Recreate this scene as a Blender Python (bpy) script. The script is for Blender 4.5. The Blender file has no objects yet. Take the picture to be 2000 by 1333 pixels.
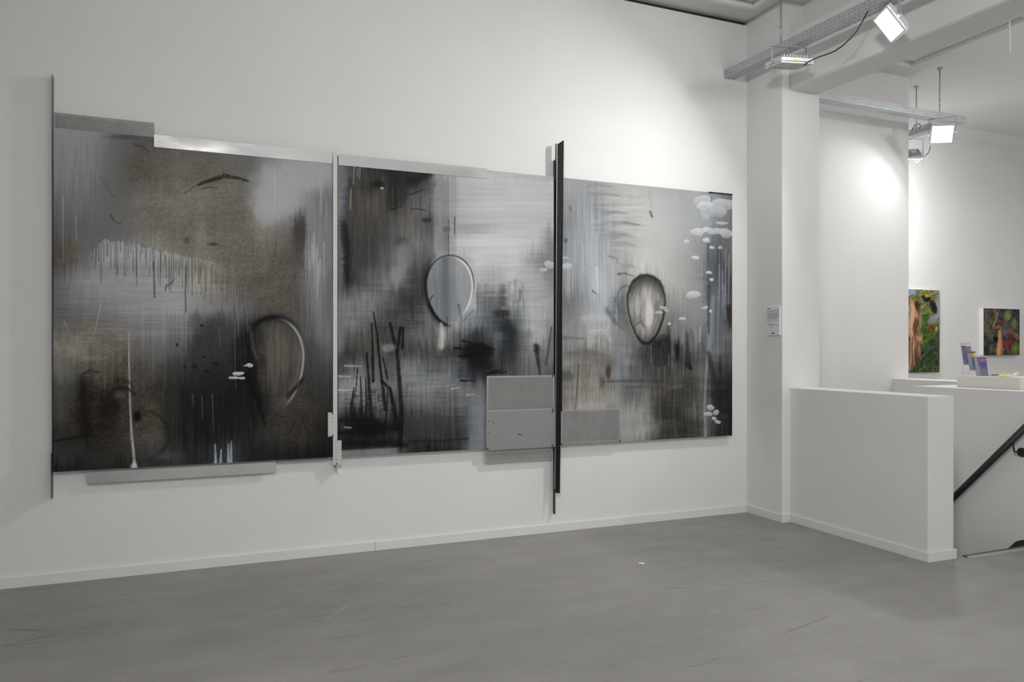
import bpy, bmesh, math, random
import numpy as np
from mathutils import Vector, Matrix

random.seed(7)
rng = np.random.default_rng(11)
scn = bpy.context.scene
COL = scn.collection

# ------------------------------------------------------------------ camera
FPX, CX, HY = 1440.0, 1000.0, 685.0            # focal length, principal column, horizon row (2000x1333 frame)
PSI = math.atan(FPX / 3510.0)                  # wall normal to view axis
CH, CD = 1.35, 4.955                           # eye height, distance to the painting wall
CP, SP = math.cos(PSI), math.sin(PSI)
cam_d = bpy.data.cameras.new('camera')
cam = bpy.data.objects.new('camera', cam_d)
COL.objects.link(cam)
cam.location = (0, -CD, CH)
cam.rotation_euler = (math.pi / 2, 0, -PSI)
cam_d.sensor_width = 36.0
cam_d.lens = 36.0 * FPX / 2000.0
cam_d.shift_y = (HY - 666.5) / 2000.0
cam_d.clip_start = 0.05
scn.camera = cam

# ------------------------------------------------------------------ world, exposure, fill lights added out of view
w = bpy.data.worlds.new('world')
w.use_nodes = True
w.node_tree.nodes['Background'].inputs[0].default_value = (0.9, 0.95, 1.0, 1)
w.node_tree.nodes['Background'].inputs[1].default_value = 0.0
scn.world = w
scn.view_settings.view_transform = 'Standard'
scn.view_settings.look = 'None'
scn.view_settings.gamma = 1.0
scn.view_settings.use_curve_mapping = False
scn.view_settings.exposure = 0.0

FLOOD_KEY, FLOOD_BAY, FLOOD_FAR = 70.0, 40.0, 390.0     # lens radiance of the floodlights in view
KEY_W, KEY_SPREAD, BAY_W, BAY_SPREAD = 18.3, 118.0, 11.0, 150.0                            # beams of the floodlights over the paintings and the stairs: watts, degrees


def fill_light(name, loc, aim, power, sx, sy, col=(1, 0.995, 0.985)):  # unseen area light added to fill the room
    d = bpy.data.lights.new(name, 'AREA')
    d.shape = 'RECTANGLE'
    d.size, d.size_y, d.energy, d.color = sx, sy, power, col
    o = bpy.data.objects.new(name, d)
    COL.objects.link(o)
    o.location = loc
    o.rotation_euler = (Vector(aim) - Vector(loc)).to_track_quat('-Z', 'Y').to_euler()
    return o


fill_light('fill_light', (-0.5, -5.2, 3.6), (5.2, -3.0, 0.8), 100, 0.6, 0.4)  # added fill on the parapet, pier and stair wall
fill_light('fill_light', (3.0, -6.5, 3.5), (4.0, -9.5, 0.6), 220, 0.5, 0.3)  # added fill, bounced off the wall behind the camera
fill_light('fill_light', (8.6, -3.0, 3.5), (9.2, -3.4, 4.1), 70, 0.5, 0.3)  # added fill, bounced off the ceiling beyond the stairs
fill_light('fill_light', (7.6, -2.2, 3.75), (5.6, -1.2, 1.0), 21, 0.3, 0.2)  # added from above to brighten the parapet tops


# ------------------------------------------------------------------ photo pixel -> point on a known plane
def ray(px, py):
    r, u = (px - CX) / FPX, (HY - py) / FPX
    return Vector((r * CP + SP, CP - r * SP, u))


def onY(px, py, Y):
    d = ray(px, py)
    t = (Y + CD) / d.y
    return Vector((d.x * t, Y, d.z * t + CH))


def onX(px, py, X):
    d = ray(px, py)
    t = X / d.x
    return Vector((X, d.y * t - CD, d.z * t + CH))


def onZ(px, py, Z):
    d = ray(px, py)
    t = (Z - CH) / d.z
    return Vector((d.x * t, d.y * t - CD, Z))


# ------------------------------------------------------------------ materials
MATS = {}


def mat(name, col, rough=0.6, metal=0.0, spec=0.5, var=0.0, scale=6.0, stretch=(1, 1, 1), bump=0.0, bscale=80.0,
        emit=None, alpha=None, trans=0.0, rvar=0.0, coat=0.0):
    if name in MATS:
        return MATS[name]
    m = bpy.data.materials.new(name)
    m.use_nodes = True
    nt = m.node_tree
    b = nt.nodes['Principled BSDF']
    b.inputs['Base Color'].default_value = (*col, 1)
    b.inputs['Roughness'].default_value = rough
    b.inputs['Metallic'].default_value = metal
    b.inputs['Specular IOR Level'].default_value = spec
    b.inputs['Transmission Weight'].default_value = trans
    b.inputs['Coat Weight'].default_value = coat
    if alpha is not None:
        b.inputs['Alpha'].default_value = alpha
    if emit:
        b.inputs['Emission Color'].default_value = (*emit[0], 1)
        b.inputs['Emission Strength'].default_value = emit[1]
    tc = nt.nodes.new('ShaderNodeTexCoord')
    mp = nt.nodes.new('ShaderNodeMapping')
    mp.inputs['Scale'].default_value = stretch
    nt.links.new(tc.outputs['Object'], mp.inputs['Vector'])
    if var or rvar:
        n = nt.nodes.new('ShaderNodeTexNoise')
        n.inputs['Scale'].default_value = scale
        n.inputs['Detail'].default_value = 6
        n.inputs['Roughness'].default_value = 0.6
        nt.links.new(mp.outputs['Vector'], n.inputs['Vector'])
        if var:
            r = nt.nodes.new('ShaderNodeMapRange')
            r.inputs['From Min'].default_value, r.inputs['From Max'].default_value = 0.25, 0.75
            r.inputs['To Min'].default_value, r.inputs['To Max'].default_value = 1 - var, 1 + var
            nt.links.new(n.outputs['Fac'], r.inputs['Value'])
            mx = nt.nodes.new('ShaderNodeVectorMath')
            mx.operation = 'SCALE'
            mx.inputs[0].default_value = col
            nt.links.new(r.outputs['Result'], mx.inputs['Scale'])
            nt.links.new(mx.outputs['Vector'], b.inputs['Base Color'])
        if rvar:
            r2 = nt.nodes.new('ShaderNodeMapRange')
            r2.inputs['From Min'].default_value, r2.inputs['From Max'].default_value = 0.3, 0.7
            r2.inputs['To Min'].default_value, r2.inputs['To Max'].default_value = max(0.05, rough - rvar), rough + rvar
            nt.links.new(n.outputs['Fac'], r2.inputs['Value'])
            nt.links.new(r2.outputs['Result'], b.inputs['Roughness'])
    if bump:
        n2 = nt.nodes.new('ShaderNodeTexNoise')
        n2.inputs['Scale'].default_value = bscale
        n2.inputs['Detail'].default_value = 4
        nt.links.new(mp.outputs['Vector'], n2.inputs['Vector'])
        bp = nt.nodes.new('ShaderNodeBump')
        bp.inputs['Strength'].default_value = bump
        bp.inputs['Distance'].default_value = 0.004
        nt.links.new(n2.outputs['Fac'], bp.inputs['Height'])
        nt.links.new(bp.outputs['Normal'], b.inputs['Normal'])
    MATS[name] = m
    return m


def floor_material():
    m = bpy.data.materials.new('grey_sealed_floor')
    m.use_nodes = True
    nt = m.node_tree
    N, L = nt.nodes, nt.links
    b = N['Principled BSDF']
    tc = N.new('ShaderNodeTexCoord')

    def noise(scale, detail, stretch=(1, 1, 1), rot=0.0, rough=0.6):
        mp = N.new('ShaderNodeMapping')
        mp.inputs['Scale'].default_value = stretch
        mp.inputs['Rotation'].default_value = (0, 0, rot)
        L.new(tc.outputs['Object'], mp.inputs['Vector'])
        n = N.new('ShaderNodeTexNoise')
        n.inputs['Scale'].default_value = scale
        n.inputs['Detail'].default_value = detail
        n.inputs['Roughness'].default_value = rough
        n.inputs['Distortion'].default_value = 0.4
        L.new(mp.outputs['Vector'], n.inputs['Vector'])
        return n.outputs['Fac']

    def rng_(v, a, b_, c, d):
        r = N.new('ShaderNodeMapRange')
        for k, x in zip(('From Min', 'From Max', 'To Min', 'To Max'), (a, b_, c, d)):
            r.inputs[k].default_value = x
        L.new(v, r.inputs['Value'])
        return r.outputs['Result']

    def mul(a, c):
        x = N.new('ShaderNodeMath')
        x.operation = 'MULTIPLY'
        L.new(a, x.inputs[0])
        L.new(c, x.inputs[1])
        return x.outputs[0]

    def scratch(rot, stretch, scale, lo, width, depth):
        # thin straight scuffs: edges of stretched cells, kept only where a broad noise is high
        mp = N.new('ShaderNodeMapping')
        mp.inputs['Scale'].default_value = stretch
        mp.inputs['Rotation'].default_value = (0, 0, rot)
        L.new(tc.outputs['Object'], mp.inputs['Vector'])
        v = N.new('ShaderNodeTexVoronoi')
        v.voronoi_dimensions = '2D'
        v.feature = 'DISTANCE_TO_EDGE'
        v.inputs['Scale'].default_value = scale
        L.new(mp.outputs['Vector'], v.inputs['Vector'])
        line = rng_(v.outputs['Distance'], 0.0, width, depth, 0.0)
        mask = rng_(noise(1.7, 2, rot=rot), lo, lo + 0.07, 0.0, 1.0)
        inv = N.new('ShaderNodeMath')
        inv.operation = 'SUBTRACT'
        inv.inputs[0].default_value = 1.0
        L.new(mul(line, mask), inv.inputs[1])
        return inv.outputs[0]

    f = mul(rng_(noise(0.8, 5), 0.3, 0.7, 0.88, 1.12), rng_(noise(3.0, 8, (0.5, 1.6, 1), 0.5), 0.3, 0.7, 0.92, 1.08))
    f = mul(f, rng_(noise(60, 4), 0.3, 0.7, 0.95, 1.05))
    f = mul(f, scratch(0.9, (0.35, 2.2, 1), 1.1, 0.55, 0.018, 0.30))
    f = mul(f, scratch(-0.5, (0.3, 2.0, 1), 0.9, 0.58, 0.016, 0.28))
    f = mul(f, scratch(2.1, (0.4, 3.0, 1), 1.3, 0.56, 0.016, -0.22))
    sc = N.new('ShaderNodeVectorMath')
    sc.operation = 'SCALE'
    sc.inputs[0].default_value = (0.292, 0.284, 0.270)
    L.new(f, sc.inputs['Scale'])
    L.new(sc.outputs['Vector'], b.inputs['Base Color'])
    L.new(rng_(noise(2.2, 6), 0.3, 0.7, 0.42, 0.62), b.inputs['Roughness'])
    b.inputs['Specular IOR Level'].default_value = 0.35
    return m


WHITE = mat('white_wall_paint', (0.80, 0.794, 0.788), 0.75, spec=0.25, var=0.025, scale=1.6, bump=0.12, bscale=55)
WHITE2 = mat('white_parapet_paint', (0.78, 0.776, 0.766), 0.7, spec=0.25, var=0.02, scale=2.5, bump=0.15, bscale=70)
CEILW = mat('white_ceiling_paint', (0.77, 0.766, 0.756), 0.85, spec=0.2, var=0.02, scale=1.2)
SKIRT = mat('white_skirting_gloss', (0.78, 0.775, 0.762), 0.45, spec=0.4, var=0.03, scale=5)
FLOORM = floor_material()
DARKGAP = mat('gap_shade', (0.05, 0.045, 0.04), 0.9)  # shade of the ceiling gap, put into the colour
GALV = mat('galvanised_steel', (0.50, 0.53, 0.55), 0.42, metal=0.75, var=0.10, scale=14, rvar=0.1)
ALU = mat('brushed_aluminium', (0.47, 0.47, 0.47), 0.46, metal=0.85, var=0.12, scale=3, stretch=(1.0, 1, 3), rvar=0.12)
ALUD = mat('dull_aluminium_sheet', (0.285, 0.285, 0.29), 0.55, metal=0.3, var=0.05, scale=3, rvar=0.1)
ALU2 = mat('worn_aluminium', (0.52, 0.515, 0.51), 0.42, metal=0.7, var=0.10, scale=3, stretch=(1.0, 1, 3), rvar=0.1)
PERFD = mat('dark_perforated_steel', (0.26, 0.255, 0.25), 0.5, metal=0.3, var=0.08, scale=5)
PERF = mat('perforated_steel', (0.36, 0.355, 0.35), 0.45, metal=0.4, var=0.10, scale=5, rvar=0.15)
PALEM = mat('pale_metal_bar', (0.62, 0.60, 0.56), 0.5, metal=0.2, var=0.05, scale=4)
BLACKM = mat('black_painted_steel', (0.012, 0.012, 0.013), 0.35, spec=0.4)
BLKRUB = mat('black_rubber', (0.02, 0.02, 0.02), 0.7)
LAMPW = mat('white_lamp_housing', (0.75, 0.76, 0.77), 0.4)
LAMPG = mat('grey_lamp_glass', (0.42, 0.43, 0.42), 0.25, spec=0.5)
LINEN = mat('raw_linen_edge', (0.10, 0.09, 0.075), 0.9, var=0.2, scale=60)
RAILM = mat('anthracite_handrail', (0.022, 0.020, 0.019), 0.45, spec=0.4)
TREAD = mat('dark_stair_tread', (0.03, 0.028, 0.027), 0.7)
NOSE = mat('worn_metal_nosing', (0.50, 0.49, 0.46), 0.4, metal=0.5, var=0.1, scale=20)
NOSED = mat('dark_nosing_insert', (0.10, 0.095, 0.088), 0.6, var=0.1, scale=20)
PAPER = mat('white_paper', (0.82, 0.82, 0.80), 0.8)


def lens(name, strength):
    return mat(name, (0.9, 0.9, 0.9), 0.3, emit=((1.0, 1.0, 0.99), strength))


# ------------------------------------------------------------------ mesh helpers
def new_mesh(name, verts, faces, m, smooth=False):
    me = bpy.data.meshes.new(name)
    me.from_pydata([tuple(v) for v in verts], [], faces)
    if m:
        me.materials.append(m)
    if smooth:
        for p in me.polygons:
            p.use_smooth = True
    me.update()
    return me


def wloc(o):
    v = Vector((0, 0, 0))
    while o:
        v += o.location
        o = o.parent
    return v


def place(name, verts, faces, m, parent=None, smooth=False, fix=True):
    """world-space geometry -> one mesh object; origin at its base (top level) or on its parent"""
    vs = [Vector(v) for v in verts]
    if parent:
        off = wloc(parent)
        loc = Vector((0, 0, 0))
    else:
        lo = Vector([min(v[i] for v in vs) for i in range(3)])
        hi = Vector([max(v[i] for v in vs) for i in range(3)])
        off = Vector(((lo.x + hi.x) / 2, (lo.y + hi.y) / 2, lo.z))
        loc = off
    me = new_mesh(name, [v - off for v in vs], faces, m, smooth)
    if fix:
        bm = bmesh.new()
        bm.from_mesh(me)
        bmesh.ops.recalc_face_normals(bm, faces=bm.faces)
        bm.to_mesh(me)
        bm.free()
    o = bpy.data.objects.new(name, me)
    COL.objects.link(o)
    o.location = loc
    if parent:
        o.parent = parent
    return o


def tag(o, label, cat, group=None):
    o['label'] = label
    o['category'] = cat
    if group:
        o['group'] = group
    return o


def struct(o):
    o['kind'] = 'structure'
    return o


def thing(name, loc, label, cat, group=None):
    o = bpy.data.objects.new(name, None)
    o.empty_display_size = 0.1
    COL.objects.link(o)
    o.location = loc
    return tag(o, label, cat, group)


BF = [(0, 1, 2, 3), (7, 6, 5, 4), (0, 4, 5, 1), (1, 5, 6, 2), (2, 6, 7, 3), (3, 7, 4, 0)]


class Geo:
    def __init__(s):
        s.v, s.f = [], []

    def add(s, v, f):
        n = len(s.v)
        s.v += [Vector(p) for p in v]
        s.f += [tuple(i + n for i in q) for q in f]
        return s

    def hexa(s, pts):
        return s.add(pts, BF)

    def box(s, x0, x1, y0, y1, z0, z1):
        return s.hexa([(x0, y0, z0), (x1, y0, z0), (x1, y1, z0), (x0, y1, z0),
                       (x0, y0, z1), (x1, y0, z1), (x1, y1, z1), (x0, y1, z1)])

    def obox(s, c, ax, ay, az, hx, hy, hz):
        """oriented box: centre, unit axes, half sizes"""
        c = Vector(c)
        p = []
        for k in (-1, 1):
            for i, j in ((-1, -1), (1, -1), (1, 1), (-1, 1)):
                p.append(c + ax * hx * i + ay * hy * j + az * hz * k)
        return s.hexa(p)

    def tube(s, pts, r, n=8, cap=True):
        pts = [Vector(p) for p in pts]
        rings = []
        up = None
        for i, p in enumerate(pts):
            t = (pts[min(i + 1, len(pts) - 1)] - pts[max(i - 1, 0)]).normalized()
            if up is None:
                up = t.orthogonal().normalized()
            up = (up - t * up.dot(t)).normalized()
            bt = t.cross(up)
            rings.append([p + (up * math.cos(a) + bt * math.sin(a)) * r for a in [2 * math.pi * k / n for k in range(n)]])
        v = [q for rg in rings for q in rg]
        f = []
        for i in range(len(pts) - 1):
            for k in range(n):
                a, b = i * n + k, i * n + (k + 1) % n
                f.append((a, b, b + n, a + n))
        if cap:
            f.append(tuple(range(n)))
            f.append(tuple((len(pts) - 1) * n + k for k in range(n)))
        return s.add(v, f)

    def plate(s, ul, vl, holes, fn, t):
        """solid sheet of cells on lines ul x vl, cells in `holes` left open; fn(u, v, w) -> world, w in {0, t}"""
        nu, nv = len(ul), len(vl)
        base = len(s.v)
        for wv in (0, t):
            for v_ in vl:
                for u_ in ul:
                    s.v.append(Vector(fn(u_, v_, wv)))
        idx = lambda i, j, k: base + k * nu * nv + j * nu + i
        full = lambda i, j: 0 <= i < nu - 1 and 0 <= j < nv - 1 and (i, j) not in holes
        for j in range(nv - 1):
            for i in range(nu - 1):
                if not full(i, j):
                    continue
                s.f.append((idx(i, j, 0), idx(i + 1, j, 0), idx(i + 1, j + 1, 0), idx(i, j + 1, 0)))
                s.f.append((idx(i, j, 1), idx(i, j + 1, 1), idx(i + 1, j + 1, 1), idx(i + 1, j, 1)))
                for di, dj, a, b in ((-1, 0, (0, 0), (0, 1)), (1, 0, (1, 0), (1, 1)), (0, -1, (0, 0), (1, 0)), (0, 1, (0, 1), (1, 1))):
                    if not full(i + di, j + dj):
                        s.f.append((idx(i + a[0], j + a[1], 0), idx(i + b[0], j + b[1], 0), idx(i + b[0], j + b[1], 1), idx(i + a[0], j + a[1], 1)))
        return s

    def build(s, name, m, parent=None, smooth=False, bevel=0.0, fix=True):
        o = place(name, s.v, s.f, m, parent, smooth, fix)
        if bevel:
            md = o.modifiers.new('bevel', 'BEVEL')
            md.width = bevel
            md.segments = 2
            md.limit_method = 'ANGLE'
        return o


def box(name, x0, x1, y0, y1, z0, z1, m, parent=None, bevel=0.0):
    return Geo().box(x0, x1, y0, y1, z0, z1).build(name, m, parent, bevel=bevel)


# ================================================================== THE SETTING
HC = 4.10                                   # ceiling height
XC = 4.155                                  # pier face
YP = -0.411                                 # pier front
XPR = 4.535                                 # pier right side
YB, XB = 0.40, 6.515                        # stair wall plane and its free edge
YF = 1.43                                   # far wall
XL, XR, YN = -4.6, 11.2, -9.6               # room limits out of view
HX0, HX1, HY0 = 4.47, 5.40, -1.62           # stairwell opening
PT = 1.056                                  # parapet top

g = Geo()
g.box(XL - 0.1, HX0 - 0.13, YN - 0.1, 0.1, -0.25, 0)
g.box(HX0 - 0.13, XR + 0.1, YN - 0.1, HY0, -0.25, 0)
g.box(HX1 + 0.02, XR + 0.1, HY0, YF + 0.1, -0.25, 0)
struct(g.build('floor', FLOORM))
struct(box('ceiling', XL - 0.1, XR + 0.1, YN - 0.1, YF + 0.2, HC, HC + 0.2, CEILW))
# painting wall: a lining that stops just short of the ceiling, masonry behind it
struct(box('wall_back', XL, XC, 0, 0.06, 0, HC - 0.035, WHITE))
struct(box('trim_gap_shade', XL, XC, 0.03, 0.12, HC - 0.034, HC, DARKGAP))  # dark strip standing in for shade in the gap below the ceiling
struct(box('wall_masonry', XL, XC, 0.06, 0.2, -0.05, HC - 0.035, WHITE))
struct(box('wall_pier', XC, XPR, YP, YB + 0.2, -3.0, HC, WHITE, bevel=0.006))
struct(box('wall_stair', XPR, XB, YB, YB + 0.2, -3.0, HC, WHITE))
struct(box('wall_return', XB - 0.2, XB, YB + 0.2, YF, 0, HC, WHITE))
struct(box('wall_far', XB - 0.2, XR + 0.1, YF, YF + 0.15, 0, HC, WHITE))
struct(box('wall_right', XR, XR + 0.1, YN, YF, 0, HC, WHITE))
struct(box('wall_left', XL - 0.1, XL, YN, 0.2, 0, HC, WHITE))
struct(box('wall_front', XL - 0.1, XR + 0.1, YN - 0.1, YN, 0, HC, WHITE))

# beam over the pier, running slightly off square
BD = Vector((0.062, -1, 0)).normalized()
BN = Vector((BD.y, -BD.x, 0)) * -1          # to the right (+X)


def beam(x0, x1, z0, z1, y1=-6.5):
    n = (YP - y1) / -BD.y
    q = []
    for z in (z0, z1):
        for x, t in ((x0, -0.02), (x1, -0.02), (x1, n), (x0, n)):
            p = Vector((x, YP, z)) + BD * t
            q.append(p)
    return Geo().hexa(q)


struct(beam(4.222, 4.535, 3.405, 3.875).build('ceiling_beam', CEILW, bevel=0.025))
struct(beam(4.36, 4.62, 3.875, HC).build('ceiling_beam', CEILW))


# plaster mouldings: flat frames stepped below the ceiling field
def frame(name, x0, x1, y0, y1, w_, z):
    g = Geo()
    g.box(x0, x1, y1 - w_, y1, z, HC)
    g.box(x0, x1, y0, y0 + w_, z, HC)
    g.box(x0, x0 + w_, y0 + w_, y1 - w_, z, HC)
    g.box(x1 - w_, x1, y0 + w_, y1 - w_, z, HC)
    return struct(g.build(name, CEILW, bevel=0.008))


frame('trim_2', XL + 0.2, 4.02, -6.4, -0.24, 0.05, HC - 0.045)
frame('trim_3', XL + 0.3, 3.92, -6.3, -0.34, 0.12, HC - 0.022)
frame('trim_4', 4.9, 6.25, -1.05, 0.16, 0.06, HC - 0.045)
frame('trim_5', 5.05, 6.1, -0.95, 0.02, 0.10, HC - 0.022)
struct(Geo().hexa([(XB, YF - 0.09, HC), (XR, YF - 0.09, HC), (XR, YF, HC), (XB, YF, HC),
                   (XB, YF - 0.012, HC - 0.1), (XR, YF - 0.012, HC - 0.1), (XR, YF, HC - 0.1), (XB, YF, HC - 0.1)]).build('trim_6', CEILW))

# stair parapets
struct(box('wall_parapet', 4.235, HX0, -1.615, YP, -0.25, PT, WHITE2, bevel=0.004))
struct(box('wall_counter', HX1, 5.98, -2.6, -0.555, -3.0, PT, WHITE2, bevel=0.004))
struct(box('wall_landing', 6.295, XB, -2.6, YB, -3.0, 1.069, WHITE2, bevel=0.004))

# skirting boards
SK = 0.062
struct(box('baseboard_back', XL, 1.03, -0.014, 0, 0, SK, SKIRT, bevel=0.002))
struct(box('baseboard_back', 1.0315, XC - 0.013, -0.014, 0, 0, SK, SKIRT, bevel=0.002))
struct(box('baseboard_pier', XC - 0.013, XC, YP - 0.013, -0.0, 0, SK, SKIRT, bevel=0.002))
struct(box('baseboard_pier', XC, 4.222, YP - 0.013, YP, 0, SK, SKIRT, bevel=0.002))
struct(box('baseboard_parapet', 4.222, 4.235, -1.628, YP - 0.0, 0, SK, SKIRT, bevel=0.002))
struct(box('baseboard_parapet', 4.235, HX0 + 0.012, -1.628, -1.615, 0, SK, SKIRT, bevel=0.002))

# stairs going down behind the parapet
stair = thing('staircase', (4.93, HY0, -2.72), 'dark treaded stair flight dropping behind the white parapet', 'staircase')
stair['kind'] = 'structure'
del stair['category']
for i in range(8):
    z1 = -0.17 * (i + 1)
    y0 = HY0 + 0.165 * i
    box('step', HX0 + 0.002, HX1 - 0.002, y0 + 0.004, y0 + 0.19, z1 - 0.17, z1, TREAD, stair)
struct(box('floor_landing', HX0, HX1 + 0.9, HY0 + 1.3, YB, -1.62, -1.53, FLOORM))

# dark skirting down the counter side of the stairs
sk = [(-1.612, -0.012), (-1.455, -0.008), (-1.41, -0.03), (-1.33, -0.12), (-0.5, -1.05), (-0.5, -1.25), (-1.612, -0.25)]
g = Geo()
g.add([(HX1 - 0.012, y, z) for y, z in sk] + [(HX1, y, z) for y, z in sk],
      [tuple(range(7)), tuple(range(13, 6, -1))] + [(k, (k + 1) % 7, 7 + (k + 1) % 7, 7 + k) for k in range(7)])
g.build('stair_skirting', TREAD, stair)

# metal nosing where the floor meets the stair
nos = thing('stair_nosing', (4.97, HY0 - 0.03, 0.0), 'dark ribbed metal edging strip along the top of the stairs', 'edging strip')
Geo().box(4.56, HX1 - 0.005, HY0 - 0.022, HY0 + 0.012, 0.0, 0.009).build('insert', NOSED, nos)
Geo().hexa([(4.585, HY0 - 0.042, 0), (HX1 - 0.005, HY0 - 0.042, 0), (HX1 - 0.005, HY0 - 0.022, 0), (4.56, HY0 - 0.022, 0),
            (4.585, HY0 - 0.039, 0.004), (HX1 - 0.005, HY0 - 0.039, 0.004), (HX1 - 0.005, HY0 - 0.022, 0.011), (4.56, HY0 - 0.022, 0.011)]).build('lip', NOSE, nos)
# ================================================================== PAINTINGS
YC = -0.046                                  # canvas front plane


# ---- small numpy paint box; it works on the canvas points, addressed by the photo column/row they are seen at
def hash2(ix, iy, seed):
    n = (ix * 374761393 + iy * 668265263 + seed * 1442695041) & 0x7fffffff
    n = ((n ^ (n >> 13)) * 1274126177) & 0x7fffffff
    return ((n ^ (n >> 16)) & 0xffff) / 65535.0


def vnoise(x, y, seed=0):
    ix, iy = np.floor(x).astype(np.int64), np.floor(y).astype(np.int64)
    fx, fy = x - ix, y - iy
    fx, fy = fx * fx * (3 - 2 * fx), fy * fy * (3 - 2 * fy)
    a, b = hash2(ix, iy, seed), hash2(ix + 1, iy, seed)
    c, d = hash2(ix, iy + 1, seed), hash2(ix + 1, iy + 1, seed)
    return (a * (1 - fx) + b * fx) * (1 - fy) + (c * (1 - fx) + d * fx) * fy - 0.5


def fbm(x, y, seed=0, oct=3):
    s, a = 0, 1.0
    for k in range(oct):
        s = s + a * vnoise(x, y, seed + 17 * k)
        x, y, a = x * 2.03, y * 2.03, a * 0.5
    return s


def sstep(a, b, x):
    t = np.clip((x - a) / (b - a), 0, 1)
    return t * t * (3 - 2 * t)


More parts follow.
